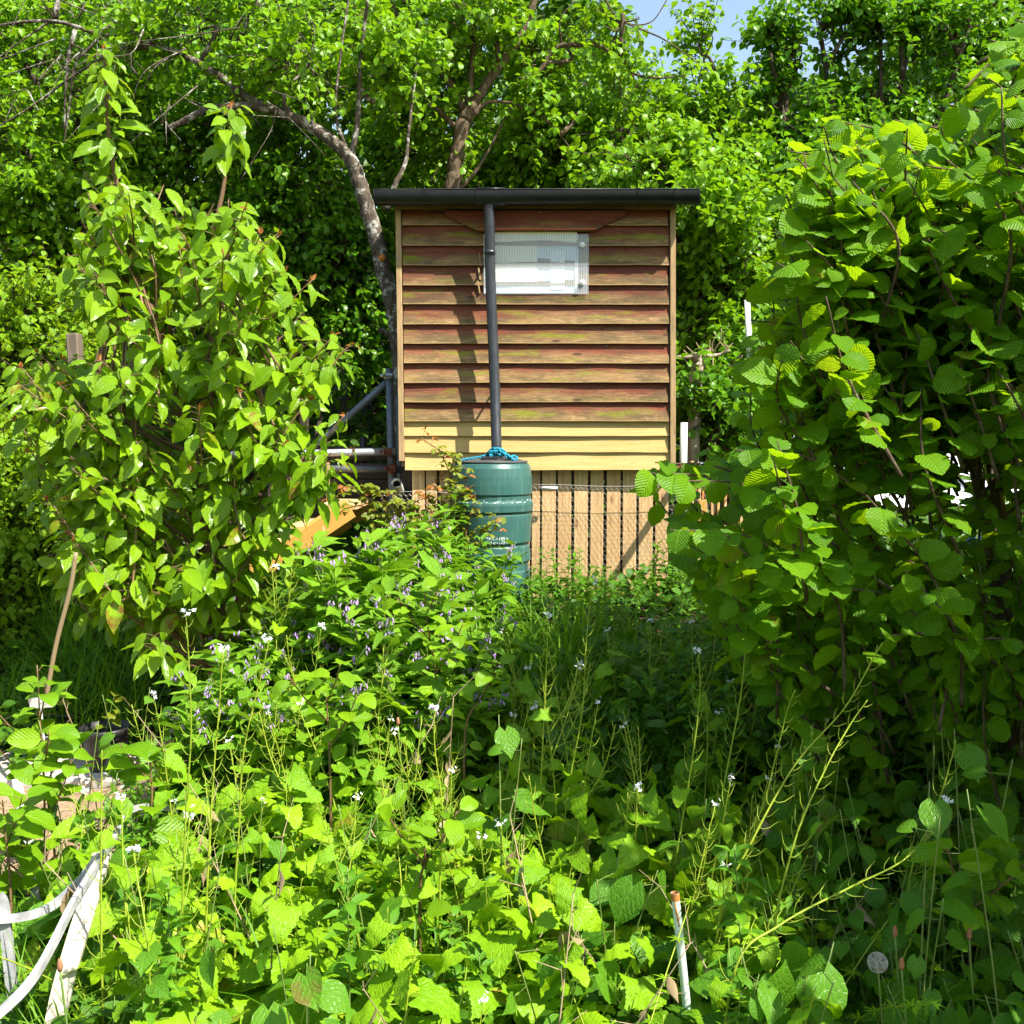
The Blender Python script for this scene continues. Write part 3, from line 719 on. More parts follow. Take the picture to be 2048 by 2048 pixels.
g = G(); netting(762, 895, 985, .75, 6.66).obj('netting', M['wire'], wn)
g = G(); tube(g, [at(1083, 976, 6.74), at(1115, 976, 6.74)], .0105, 10); g.obj('cane', M['white_plastic'], wn)

# ============================================================ scaffold tubes
def coupler(g, c, r=.036, h=.05, axis=(0, 0, 1)):
    a = nrm(axis); tube(g, [np.asarray(c) - a * h / 2, np.asarray(c) + a * h / 2], r, 14)
    b = np.asarray(c) + np.array([-.035, -.03, 0]); tube(g, [b, b + np.array([-.02, -.012, 0])], .012, 8)
    box(g, np.asarray(c) + [.0, -.03, 0], (.06, .03, h * .8), bev=.005)
ysf = 7.0
sf = thing('scaffold', (X(779, ysf), ysf, float(gz(X(779), ysf))), 'grey scaffold tube rails and diagonal brace left of the shed', 'scaffold')
def sub_tube(par, name, pts, r, mat): g = G(); tube(g, pts, r, 16); return g.obj(name, mat, par)
sub_tube(sf, 'upright', [at(778, 738, ysf), at(784.5, 1010, ysf), np.array([X(785, ysf), ysf, .6])], .0255, M['dark_steel'])
sub_tube(sf, 'brace', [at(772, 766, ysf + .03), at(628, 895, ysf + .25), at(560, 955, ysf + .4)], .0235, M['dark_steel'])
sub_tube(sf, 'rail', [at(792, 903, ysf - .055), at(600, 907, ysf - .12), at(430, 911, ysf - .2)], .0245, M['steel'])
sub_tube(sf, 'rail', [at(815, 939, ysf + .055), at(560, 937, ysf + .10)], .0245, M['dark_steel'])
sub_tube(sf, 'upright', [at(797, 790, ysf + .25), at(800, 960, ysf + .25), np.array([X(800, ysf + .25), ysf + .25, .6])], .02, M['dark_steel'])
g = G(); coupler(g, at(779, 752, ysf), .031, .035); g.obj('clamp', M['steel'], sf)
for px, py in ((777, 903), (785, 937)):
    g = G(); coupler(g, at(px, py, ysf - .045), .034, .05, (1, 0, .0) if py > 920 else (0, 0, 1)); g.obj('clamp', M['rust'], sf)
sr = thing('scaffold_post', (X(1369, ysf), ysf, .6), 'pale scaffold post with rusty clamp right of the shed', 'scaffold')
sub_tube(sr, 'upright', [at(1368, 845, ysf), at(1366, 960, ysf), np.array([X(1364, ysf), ysf, .55])], .0255, M['pale_pipe'])
sub_tube(sr, 'rail', [at(1356, 936, ysf + .03), at(1440, 928, ysf + .15)], .0245, M['steel'])
sub_tube(sr, 'rail', [at(1350, 968, YW + .1), at(1372, 962, YW - .42)], .0245, M['pale_pipe'])
g = G(); coupler(g, at(1367, 935, ysf - .02), .036, .05); g.obj('clamp', M['rust'], sr)
pp = thing('white_post', (X(1498, 7.6), 7.6, .8), 'bright white tube standing beside the pale tree stump', 'post')
sub_tube(pp, 'tube', [at(1494, 600, 7.6), at(1499, 715, 7.6), at(1510, 900, 7.6), np.array([X(1516, 7.6), 7.6, .6])], .022, M['white_plastic'])
up = thing('drain_pipe', (*at(793, 968, 6.6)[:2], .6), 'short open white pipe end poking out above the bramble', 'pipe')
g = G(); a = at(793, 966, 6.55); b = at(800, 985, 6.95); n_ = 16
tube(g, [b, a], .033, 20, False); tube(g, [a, b], .027, 20, False)
g.obj('pipe_wall', M['white_plastic'], up)
g = G(); tube(g, [at(793.6, 969, 6.62), at(794, 970, 6.64)], .0275, 16); g.obj('bore_shade_disc', M['bore_shade'], up)  # near-black disc stands in for the shade inside the pipe
bt = thing('black_post', (X(728, 7.5), 7.5, .8), 'short black ribbed post behind the scaffold rails', 'post')
sub_tube(bt, 'tube', [at(727, 874, 7.5), at(727, 980, 7.5), np.array([X(727, 7.5), 7.5, .7])], .026, M['black'])
for py in (892, 922):
    g = G(); tube(g, [at(727, py, 7.5), at(727, py + 5, 7.5)], .0285, 14)
    g.obj('collar', M['black'], bt)

# ============================================================ timbers and the stair on the left
ts = thing('sleeper_wall', (X(680, 7.3), 7.3, .7), 'dark weathered sleepers stacked behind the scaffold rails', 'retaining wall')
for k, (py, h) in enumerate(((905, .10), (940, .12), (975, .14), (1015, .16))):
    g = G(); a, b = at(540, py, 7.35), at(815, py + 4, 7.35); bar(g, a, b, .16 + .03 * k, h, (0, 0, 1), .012); g.obj('sleeper', M['dark_wood'], ts, smooth=False)
st = thing('timber_steps', (*at(600, 1100, 6.35)[:2], .6), 'new orange timber stair side sloping down left of the barrel', 'steps')
g = G(); a, b = at(700, 1016, 6.45), at(475, 1166, 6.15)
bar(g, a, b, .042, .128, (0, -.15, 1), .003); g.obj('stringer', M['orange_wood'], st, smooth=False)
g = G(); bar(g, a + [0.02, .75, -.02], b + [0.02, .75, -.02], .042, .128, (0, -.15, 1), .003); g.obj('stringer', M['orange_wood'], st, smooth=False)
for t in (.12, .42, .72):
    g = G(); c = a + (b - a) * t; box(g, c + np.array([0, .37, .058]), (.24, .68, .035), bev=.003); g.obj('tread', M['slat_wood'], st, smooth=False)
for px, y in ((656, 6.9),):
    g = G(); bar(g, at(656, 925, y), at(656, 1010, y), .02, .03, (0, -1, 0)); tag(g.obj('wooden_stake', M['trim_wood'], smooth=False), 'thin tan wooden stake under the lower scaffold rail', 'stake')
g = G(); pc = at(148, 668, 6.3); bar(g, pc, [pc[0] + .08, 6.3, .3], .072, .08, (0, -1, 0), .006); tag(g.obj('fence_post', M['grey_wood'], smooth=False), 'square weathered wooden post behind the left cherry tree', 'post')

# ============================================================ right of the shed
pf = thing('pallet_fence', (X(1420, 7.2), 7.2, .6), 'upright pale and orange pallet boards half hidden by the hazel', 'fence')
for k, (px, w, col) in enumerate(((1384, 15, 'slat_wood'), (1398, 12, 'slat_wood'), (1412, 13, 'grey_wood'), (1424, 9, 'slat_wood'), (1436, 13, 'new_wood'), (1450, 14, 'slat_wood'), (1466, 14, 'orange_wood'), (1482, 12, 'slat_wood'))):
    y = 7.05 + .06 * k; g = G(); t = at(px, 922 - k * 3 + (k % 3) * 6, y); bar(g, t, [t[0] + .01, y, .5], w * y / FPX * .9, .018, (1, 0, 0), .002)
    g.obj('board', M[col], pf, smooth=False)
g = G(); bar(g, at(1376, 990, 7.12), at(1490, 985, 7.6), .03, .07); bar(g, at(1376, 1060, 7.12), at(1490, 1050, 7.6), .03, .07); g.obj('rail', M['rust_or'], pf, smooth=False)
g = G(); bar(g, at(1405, 1000, 6.9), at(1412, 1120, 6.9), .05, .03, (0, -1, 0)); tag(g.obj('wooden_stake', M['orange_wood'], smooth=False), 'red-brown wooden stake in front of the pallet boards', 'stake')

ws = thing('polythene_cloche', (X(1780, 8.6), 8.6, 1.0), 'long white polythene cover glimpsed through the shaded hazel', 'cover')
def sheet(px0, px1, py0, py1, Y, amp=.05, n=22, m=10, lean=.35):
    g = G(); a = at(px0, py0, Y); b = at(px1, py1, Y)
    xs = np.linspace(a[0], b[0], n); zs = np.linspace(b[2], a[2], m); V = []
    for j, z in enumerate(zs):
        for i, x in enumerate(xs): V.append((x, Y + lean * j / m + amp * math.sin(x * 9 + z * 5) + amp * .5 * math.sin(x * 23 - z * 13), z + amp * .4 * math.sin(x * 11)))
    Q = [(j * n + i, j * n + i + 1, (j + 1) * n + i + 1, (j + 1) * n + i) for j in range(m - 1) for i in range(n - 1)]
    g.add(V, Q); 
    V2 = np.array(V) + [0, .012, 0]; g.add(V2, [q[::-1] for q in Q]); return g
sheet(1545, 1760, 815, 880, 8.6).obj('cover', M['sheet'], ws)
sheet(1640, 1960, 895, 950, 8.4).obj('cover', M['sheet'], ws)
sheet(1760, 2080, 960, 1015, 8.2).obj('cover', M['sheet'], ws)
g = G()
for px in (1560, 1700, 1850, 2000): tube(g, spline([at(px, 1060, 8.5), at(px, 900, 8.55), at(px + 10, 790, 8.9), at(px + 20, 900, 9.3)], 6), .016, 8)
g.obj('hoop', M['steel'], ws)
g = sheet(1905, 2030, 1085, 1150, 7.2, .05, 18, 12, .5); tag(g.obj('tarpaulin', M['tarp']), 'crumpled bright blue tarpaulin behind the hazel', 'tarpaulin')

# ============================================================ bottom left: slab, pots, white frame, pipes
sb = thing('raised_bed_edge', (*at(120, 1600, 4.7)[:2], 0.0), 'pale slab on stacked boards carrying the black plant pots', 'bed edging')
g = G(); zs = float(at(200, 1555, 4.55)[2]); xa, xb = at(-60, 1540, 4.6)[0], at(283, 1540, 4.6)[0]
box(g, ((xa + xb) / 2, 4.85, zs - .025), (xb - xa, .66, .05), bev=.008); g.obj('slab', M['stone'], sb, smooth=False)
for k in range(3):
    g = G(); z = zs - .062 - k * .072; bar(g, (xa - .1, 4.56 - .025 * k, z - .03), (xb - .05 * k, 4.56 - .02 * k, z - .03), .07, .062, (0, 0, 1), .006); g.obj('edge_board', M['pale_board' if k != 0 else 'grey_wood'], sb, smooth=False)
def pot(px, pyrim, Y, dia, h, label, rim_px=None):
    c = at(px, pyrim, Y); r = dia / 2
    t = thing('plant_pot', (c[0], Y, c[2] - h), label, 'plant pot', 'black plastic plant pots by the slab')
    g = G(); z0 = c[2] - h; lathe(g, [(0, z0), (r * .74, z0), (r * .76, z0 + .01), (r * .92, z0 + h * .82), (r * .93, z0 + h * .84), (r * 1.0, z0 + h * .85), (r * 1.01, z0 + h), (r * .97, z0 + h), (r * .93, z0 + h * .8), (r * .9, z0 + h * .72)], 40, (c[0], Y, 0)); g.obj('pot_wall', M['black'], t)
    g = G(); lathe(g, [(r * .92, z0 + h * .74), (r * .5, z0 + h * .76), (0, z0 + h * .75)], 24, (c[0], Y, 0)); g.obj('compost', M['soil'], t); return np.array([c[0], Y, z0 + h * .75])
pot_a = pot(210, 1452, 4.70, .225, .205, 'large black plant pot on the pale slab edge')
pot_b = pot(88, 1462, 4.85, .20, .18, 'black plant pot behind the apple sapling at the left edge')
pot_c = pot(268, 1385, 5.5, .26, .2, 'black plant pot half sunk in grass behind the slab')
pot_d = pot(140, 1420, 5.15, .18, .16, 'small shaded black plant pot behind the white paper tag')
g = G(); c = at(80, 1405, 4.5); bar(g, c + [-.05, 0, 0], c + [.05, .01, .004], .004, .062, (0, -.3, 1), .001); tube(g, [c + [0, .01, -.03], c + [.01, .02, -.32]], .004, 6); tag(g.obj('plant_tag', M['white_plastic'], smooth=False), 'creased white tag stuck among the apple sapling leaves', 'plant tag')
g = G()                                                           # trodden earth beside the bed
xs = np.linspace(-2.75, -1.45, 14); ys_ = np.linspace(3.5, 4.5, 10)
V = [(x + .05 * math.sin(y * 7), y, float(gz(x, y)) + .028 + .012 * math.sin(7 * x + 5 * y)) for y in ys_ for x in xs]
g.add(V, [(j * 14 + i, j * 14 + i + 1, (j + 1) * 14 + i + 1, (j + 1) * 14 + i) for j in range(9) for i in range(13)])
tag(g.obj('path', M['path']), kind='structure')
g = G()
for k in range(420):
    x, y = rng.uniform(-2.3, -1.2), rng.uniform(3.3, 4.5); a = rng.random() * PI; L = rng.uniform(.04, .13)
    p = np.array([x, y, float(gz(x, y)) + .04 + rng.random() * .02]); d = np.array([math.cos(a), math.sin(a), rng.normal() * .12]) * L
    tube(g, [p, p + d * .5 + [0, 0, .01], p + d], .0016, 3, False)
tag(g.obj('straw', M['straw']), 'dry straw strewn over the bare path', 'straw', None, 'stuff')

wf = thing('white_bent_frame', (*at(120, 1900, 2.4)[:2], 0.0), 'old white painted bent wood rails meeting at a peak by the left edge', 'frame')
def strap(pts, w, t, up, mat, name, par):
    P = spline(pts, 10); n = len(P); T = nrm(np.gradient(P, axis=0)); S = nrm(np.cross(T, np.broadcast_to(up, P.shape))); Up = np.cross(S, T); g = G()
    V = []; 
    for a, b in ((-1, -1), (1, -1), (1, 1), (-1, 1)):
        V.append(P + S * a * t / 2 + Up * b * w / 2)
    V = np.stack(V, 1).reshape(-1, 3)
    Q = [(i * 4 + k, i * 4 + (k + 1) % 4, (i + 1) * 4 + (k + 1) % 4, (i + 1) * 4 + k) for i in range(n - 1) for k in range(4)] + [(3, 2, 1, 0), ((n - 1) * 4, (n - 1) * 4 + 1, (n - 1) * 4 + 2, (n - 1) * 4 + 3)]
    g.add(V, Q); return g.obj(name, mat, par, smooth=False)
strap([at(-60, 1838, 2.55), at(30, 1836, 2.6), at(95, 1817, 2.68), at(150, 1772, 2.75), at(190, 1722, 2.78), at(220, 1684, 2.8)], .021, .014, (0, .3, 1), M['white_paint'], 'bent_rail', wf)
strap([at(-70, 2075, 2.2), at(0, 2025, 2.25), at(62, 1962, 2.32), at(105, 1890, 2.42), at(145, 1810, 2.52), at(190, 1735, 2.65), at(222, 1684, 2.78)], .020, .014, (0, .3, 1), M['white_paint'], 'bent_rail', wf)
strap([at(222, 1690, 2.80), at(240, 1655, 3.0), at(252, 1625, 3.2), at(300, 1612, 3.35), at(352, 1622, 3.5)], .018, .013, (0, .3, 1), M['white_paint'], 'bent_rail', wf)
strap([at(205, 1705, 2.77), at(178, 1800, 2.62), at(150, 1890, 2.53), at(122, 1990, 2.47), np.array([at(95, 2090, 2.42)[0], 2.42, .08])], .048, .016, (1, .2, 0), M['cream_paint'], 'leg_board', wf)
strap([at(-4, 1790, 2.60), at(8, 1822, 2.6), at(22, 1960, 2.6), np.array([at(30, 1900, 2.6)[0], 2.6, .05])], .026, .018, (1, .2, 0), M['white_paint'], 'leg_board', wf)
strap([at(66, 1755, 3.1), at(72, 1800, 3.1), np.array([at(80, 1900, 3.1)[0], 3.1, .05])], .026, .02, (1, .2, 0), M['white_paint'], 'leg_board', wf)

def pipe_stake(name, px0, py0, px1, py1, Y, r, mat, label, Y1=None, tip=None, gap=False):
    a, b = at(px0, py0, Y), at(px1, py1, Y1 or Y); gnd = float(gz(b[0], b[1]))
    d = nrm(b - a); L = (a[2] - gnd + .05) / max(-d[2], .2); t = thing(name, (*(a + d * L)[:2], gnd), label, 'stake')
    g = G(); tube(g, [a, a + d * .0015, a + d * L * .5 + [.002, 0, 0], a + d * L], r, 14, False)
    tube(g, [a + d * .05, a], r * .8, 12, False); tube(g, [a + d * .03, a + d * .032], r * .8, 12); g.obj('pipe_wall', mat, t)
    if tip:
        g = G(); tube(g, [a - d * .0008, a + d * .012, a + d * .018], [r * 1.05, r * 1.05, r * 1.02], 14, False); tube(g, [a + d * .012, a - d * .0008], r * .78, 12, False)
        for k in range(3): c = a + d * (.02 + .016 * k) + [(-.3 + .2 * k) * r, -r * 1.0, 0]; tube(g, [c, c + d * .03], r * .16, 5)
        g.obj('rusty_rim', tip, t)
    return t
pipe_stake('pipe_stake', 1350, 1786, 1361, 1900, 2.45, .0105, M['pale_pipe'], 'pale hollow pipe with rusty rim upright among lit mustard leaves', None, M['rust_or'])
pipe_stake('pipe_stake', 33, 1560, 62, 1725, 3.9, .019, M['pale_pipe'], 'leaning pale green pipe in front of the slab at the left edge', 3.6)
pipe_stake('pipe_stake', 351, 1490, 356, 1600, 4.0, .014, M['white_plastic'], 'white upright stake with orange top right of the slab', None, M['rust_or'])
pipe_stake('pipe_stake', 1044, 1716, 1042, 1760, 2.9, .0085, M['white_plastic'], 'short white plant marker hidden in the middle of the mustard')
g = G(); tube(g, spline([at(152, 1105, 4.3), at(140, 1180, 4.3), at(112, 1290, 4.3), at(92, 1400, 4.3)], 6), [.010] * 18 + [.008], 8)
tag(g.obj('cane', M['dry_stem']), 'bare tan stick leaning below the left cherry leaves', 'stick')
# ============================================================ ground
xs = np.concatenate([np.linspace(-60, -6, 20), np.linspace(-5.5, 5.5, 90), np.linspace(6, 60, 20)]); ys_ = np.concatenate([np.linspace(-30, 0, 12), np.linspace(.3, 12, 100), np.linspace(13, 90, 24)])
XX, YY = np.meshgrid(xs, ys_); ZZ = gz(XX, YY); n = len(xs)
g = G(); i = np.arange(len(ys_) - 1)[:, None] * n; j = np.arange(n - 1)[None]
g.add(np.stack([XX, YY, ZZ], -1).reshape(-1, 3), np.stack([i + j, i + j + 1, i + n + j + 1, i + n + j], -1).reshape(-1, 4))
tag(g.obj('ground', M['soil']), kind='structure')

# ============================================================ leaf shapes
SM = [0, .22, .42, .5, .46, .34, .18, .0]
T_small = [leaf_tpl(simple([0, .30, .30 * 1.05, .0]), 1, f, d) for f, d in ((.35, .7), (.2, 1.2), (.5, .2))]
T_cherry = [leaf_tpl(tooth(lambda s: .255 * math.sin(PI * min(1, s ** .80)) ** .9 * (1 - .3 * s ** 2), 8, .045), 1, f, d, .012, 30) for f, d in ((.30, .5), (.2, .95), (.4, .25))]
T_hazel = [leaf_tpl(tooth(lambda s: .47 * (math.sin(PI * min(1, s ** .72)) ** .55) * (1 if s < .75 else 1 - (s - .75) * 1.5), 8, .06, .06), 1, f, d, .02, 26, c) for f, d, c in ((.20, .7, .25), (.05, 1.1, .4), (.30, .3, .1))]
T_must = [leaf_tpl(tooth(lambda s: .54 * (1 - s) ** .62 * (s + .12) ** .12 if s < .999 else .003, 7, .085, .20), 1, f, d, .035, 19, c) for f, d, c in ((.16, .8, .2), (.32, .4, 0), (.02, 1.2, .3))]
T_must_round = [leaf_tpl(tooth(lambda s: .56 * math.sin(PI * min(1, .12 + s * .88)) ** .6, 7, .06, .24), 1, f, d, .03, 17, .2) for f, d in ((.14, .7), (.28, .3))]
T_lance = [leaf_tpl(simple([.02, .10, .17, .19, .165, .11, .05, .003]), 1, f, d, w, 15) for f, d, w in ((.35, .8, .02), (.2, 1.4, .03), (.5, .3, .02))]
T_heart = [leaf_tpl(simple([.12, .34, .42, .40, .31, .18, .07, .003], .22), 1, f, d, .015, 9, .2) for f, d in ((.22, .6), (.08, 1.0), (.4, .3))]
T_apple = [leaf_tpl(tooth(lambda s: .33 * math.sin(PI * min(1, s ** .85)) ** .7, 6, .04), 1, f, d, .02, 14) for f, d in ((.30, .6), (.12, 1.2), (.45, .2))]
T_blade = [leaf_tpl([(0, .010, 0), (.25, .0095, 0), (.5, .008, 0), (.75, .006, 0), (1, .0008, 0)], 1, .5, d) for d in (.5, 1.0, 1.7)]
T_needle = [leaf_tpl(simple([.03, .085, .09, .05, .003]), 1, .3, d) for d in (.3, .8)]

def lay_mix(g, tpls, P, D, Nn, S, rnd=None):
    k = len(P); pick = rng.integers(0, len(tpls), k); S = np.broadcast_to(S, (k,)); rnd = rng.random(k) if rnd is None else np.asarray(rnd)
    for t in range(len(tpls)):
        m = pick == t
        if m.any(): lay(g, tpls[t], P[m], D[m], Nn[m], S[m], rnd[m])
def rdir(k): v = rng.normal(size=(k, 3)); return nrm(v)

# ============================================================ background trees
def twig_sprays(gl, gw, C, D, Lt, leaf, nleaf, tpls, droop=.35, shade=None, wood=True):
    """twigs starting at C heading D (n,3): each carries nleaf alternate leaves"""
    k = len(C); D = nrm(D); t = np.linspace(.12, 1.0, nleaf)
    side = nrm(np.cross(D, rdir(k))); up = np.cross(side, D)
    base = rng.random(k) if shade is None else shade
    P = []; LD = []; LN = []; RN = []
    for i, tt in enumerate(t):
        a = i * 2.4 + rng.random(k) * .8
        rad = np.cos(a)[:, None] * side + np.sin(a)[:, None] * up
        p = C + D * (Lt * tt)[:, None] + np.array([0, 0, -1]) * (Lt * tt * tt * droop * .5)[:, None]
        d = nrm(D * .55 + rad * .9 + np.array([0, 0, -.35]) + rng.normal(size=(k, 3)) * .25)
        P.append(p); LD.append(d); LN.append(nrm(np.array([0, 0, 1.0]) + rad * .3 + np.array([.28, -.22, 0]) + rng.normal(size=(k, 3)) * .42)); RN.append(np.clip(base * .6 + rng.random(k) * .45, 0, 1))
    P, LD, LN, RN = map(np.concatenate, (P, LD, LN, RN))
    lay_mix(gl, tpls, P, LD, LN, leaf * rng.uniform(.65, 1.25, len(P)), RN)
    if wood:
        for q in range(k):
            tube(gw, [C[q] - D[q] * .05, C[q] + D[q] * Lt[q] * .5 + np.array([0, 0, -Lt[q] * .125 * droop]), C[q] + D[q] * Lt[q] * .95 + np.array([0, 0, -Lt[q] * .45 * droop])], [.005, .0035, .0015], 3, False)

def blob_pts(c, r, n, shell=.55):
    v = rdir(n); rad = (shell + (1 - shell) * rng.random(n)) ; rad = np.where(rng.random(n) < .25, rng.random(n), rad)
    return c + v * rad[:, None] * r, v

def tree(name, label, cat, trunk_lines, blobs, leaf, tpls, mleaf, mbark, nleaf=9, Lt=(.18, .42), upb=.25, group=None, wood=True, forks=True):
    """trunk_lines: (points, radii); blobs: (centre, radii, twigs). Limbs run from the nearest trunk point to each blob"""
    base = trunk_lines[0][0][0]
    t = thing(name, tuple(float(v) for v in base), label, cat, group)
    gw = G(); gl = G(); allp = []
    for pts, rad in trunk_lines:
        P = spline(pts, 7); rr = np.interp(np.linspace(0, 1, len(P)), np.linspace(0, 1, len(rad)), rad)
        jit = rng.normal(size=P.shape) * rr[:, None] * .07; jit[0] = 0
        tube(gw, P + jit, rr, 12 if rad[0] > .05 else 7); allp.append(P)
    A = np.concatenate(allp)
    for c, r, n in blobs:
        c = np.asarray(c, float); r = np.asarray(r, float)
        if forks:
            q = A[np.argmin(np.linalg.norm(A - c - np.array([0, 0, -.3]), axis=1))]
            mid = (q + c) / 2 + rng.normal(size=3) * .12 + [0, 0, .08]
            tube(gw, spline([q, mid, c], 5), np.linspace(.026, .008, 11), 6)
            for s in range(4):
                e = c + rdir(1)[0] * r * .8; tube(gw, spline([c + (q - c) * .2 * rng.random(), (c + e) / 2 + rng.normal(size=3) * .08, e], 4), np.linspace(.010, .003, 9), 4)
        # boughs: clumps inside each blob so that gaps and depth remain
        nb = max(3, n // 26); bc_, bv = blob_pts(c, r * .85, nb, .35)
        cnt = n // nb
        for b in range(nb):
            p, v = blob_pts(bc_[b], np.minimum(r, .30) * rng.uniform(.6, 1.2), cnt, .2)
            d = nrm(bv[b] * .7 + v * .6 + np.array([0, 0, upb]) + rng.normal(size=(cnt, 3)) * .3)
            twig_sprays(gl, gw, p, d, rng.uniform(Lt[0], Lt[1], cnt), leaf, nleaf, tpls, .4, np.clip(rng.normal(.5, .25) + rng.normal(size=cnt) * .15, 0, 1), wood)
    gw.obj('trunk', M[mbark], t); gl.obj('crown', M[mleaf], t)
    return t
def B(px, py, Y, rx, rz, ry, n):
    """crown clump centred on a photo pixel at depth Y, radii in pixels across/up and metres deep"""
    return (at(px, py, Y), (rx * Y / FPX, ry, rz * Y / FPX), n)
def PL(Y, *pp):
    return [at(p[0], p[1], Y if len(p) < 3 else p[2]) for p in pp]
def root_pt(px, Y): 
    x = at(px, 900, Y)[0]; return np.array([x, Y, float(gz(x, Y)) - .08])

# leaning lichen-covered plum left of the shed
Y = 8.3
lean = [root_pt(815, Y)] + PL(Y, (800, 700), (782, 600), (762, 520), (742, 440), (722, 375), (700, 318), (645, 268), (570, 228), (500, 200), (430, 145), (330, 96), (200, 68), (100, 42), (-30, 54))
twl = []
for k in range(34):
    a = at(rng.uniform(-20, 560), rng.uniform(30, 230), 8.15 + rng.normal() * .15); e = a + np.array([rng.normal() * .35 - .1, -.1 + rng.normal() * .15, -rng.uniform(.05, .55)]); m_ = (a + e) / 2 + rng.normal(size=3) * .08 + [0, 0, .06]
    twl.append(([a, m_, e], [.0065, .004, .002])); q = m_ + rng.normal(size=3) * .12; twl.append(([m_, (m_ + q) / 2, q], [.0035, .0025, .0015]))
tree('plum_tree', 'leaning lichen-spotted plum tree whose bare limb arches over the left cherry', 'tree',
     [(lean, [.085, .076, .07, .066, .062, .06, .055, .049, .042, .037, .028, .022, .018, .014, .010]),
      (PL(Y, (540, 217), (470, 212), (410, 222), (335, 258)), [.036, .032, .028, .022]),
      (PL(Y, (702, 320), (715, 240), (722, 120), (735, 0), (740, -60)), [.03, .02, .015, .012]),
      (PL(Y, (700, 315), (672, 230), (680, 120), (700, -20)), [.018, .013, .01, .008]),
      (PL(Y, (772, 420), (790, 370), (812, 320), (820, 240), (835, 120)), [.03, .022, .016, .012, .009]),
      (PL(Y, (150, 60), (135, 130), (128, 260)), [.02, .013, .006]),
      (PL(Y, (330, 96), (240, 100), (150, 150), (60, 215), (-20, 262)), [.02, .014, .011, .008, .005]),
      (PL(Y, (205, 70), (170, 105), (150, 130), (135, 240), (128, 285)), [.014, .012, .010, .008, .004]),
      (PL(Y, (100, 42), (60, 70), (-10, 120)), [.010, .007, .004]),
      (PL(Y, (430, 145), (470, 190), (520, 250)), [.012, .008, .005]),
      (PL(Y, (300, 90), (270, 60), (180, 25), (120, 0)), [.012, .009, .006, .004]),
      (PL(Y, (788, 680), (772, 665), (756, 660)), [.03, .024, .020])] + twl,
     [B(620, 120, 8.45, 120, 85, .5, 150), B(400, 60, 8.45, 140, 50, .5, 100), B(180, 10, 8.9, 140, 45, .4, 50), B(770, 130, 8.7, 80, 110, .5, 120), B(560, 10, 8.8, 160, 50, .5, 130)],
     .078, T_small, 'plum_leaf', 'bark')
g = G(); c = at(764, 516, Y - .07); tube(g, [c + [0, .03, 0], c + [.0, -.012, 0]], [.03, .027], 14); tag(g.obj('branch_scar', M['cut'], bpy.data.objects['plum_tree']), 'orange sawn branch scar')

# tree standing behind the shed roof
Y = 9.2
t2 = [root_pt(880, Y)] + PL(Y, (890, 600), (900, 420), (907, 360), (916, 310), (925, 250), (940, 215))
tree('fruit_tree', 'forked brown trunk fruit tree rising straight behind the shed roof', 'tree',
     [(t2, [.088, .082, .078, .074, .07, .068, .064]),
      (PL(Y, (938, 220), (965, 180), (1000, 130), (1040, 75), (1080, -30)), [.05, .042, .038, .034, .028]),
      (PL(Y, (930, 222), (895, 160), (850, 100), (800, 45), (765, -30)), [.038, .035, .033, .03, .025]),
      (PL(Y, (934, 215), (945, 130), (948, 50), (938, -40)), [.035, .028, .024, .02]),
      (PL(Y, (948, 228), (975, 205), (1030, 208), (1085, 235), (1120, 270), (1145, 302)), [.03, .016, .011, .009, .007, .005]),
      (PL(Y, (1040, 160), (1080, 140), (1112, 95), (1160, 88), (1200, 92), (1245, 122), (1275, 150), (1320, 156), (1372, 150)), [.026, .022, .019, .018, .018, .016, .013, .009, .005]),
      (PL(Y, (1190, 20), (1260, 50), (1330, 80), (1400, 130)), [.010, .008, .007, .004]),
      (PL(Y, (1260, 135), (1275, 175), (1290, 205)), [.009, .006, .003]),
      (PL(Y, (900, 400), (960, 330), (1020, 215)), [.02, .014, .008]),
      (PL(Y, (1200, -20), (1240, 40), (1300, 45), (1340, -10)), [.010, .008, .006, .004])],
     [B(1000, 60, 9.2, 130, 90, .7, 170), B(830, 60, 9.3, 120, 90, .7, 150), B(880, 220, 9.6, 110, 110, .5, 110), B(1130, 90, 9.3, 110, 90, .6, 120), B(1090, 250, 9.5, 120, 110, .5, 150), B(1240, 40, 9.2, 45, 40, .4, 16), B(720, 60, 9.4, 90, 80, .5, 90)],
     .080, T_small, 'plum_leaf', 'bark_brown')

def shrub_tree(name, label, px, Y, blobs, leaf=.075, tpls=T_small, ml='pear_leaf', mb='bark_dark', tr=.05, cat='tree', group='leafy trees behind the shed', **k):
    rt = root_pt(px, Y); top = np.mean([b[0] for b in blobs], axis=0)
    lines = [([rt, (rt + top) / 2 + rng.normal(size=3) * .1, top], [tr, tr * .8, tr * .5])]
    for b in blobs[::2]: lines.append(([rt + [rng.normal() * .1, 0, .1], (rt + b[0]) / 2 + rng.normal(size=3) * .15, b[0]], [tr * .6, tr * .45, tr * .25]))
    return tree(name, label, cat, lines, blobs, leaf, tpls, ml, mb, group=group, **k)

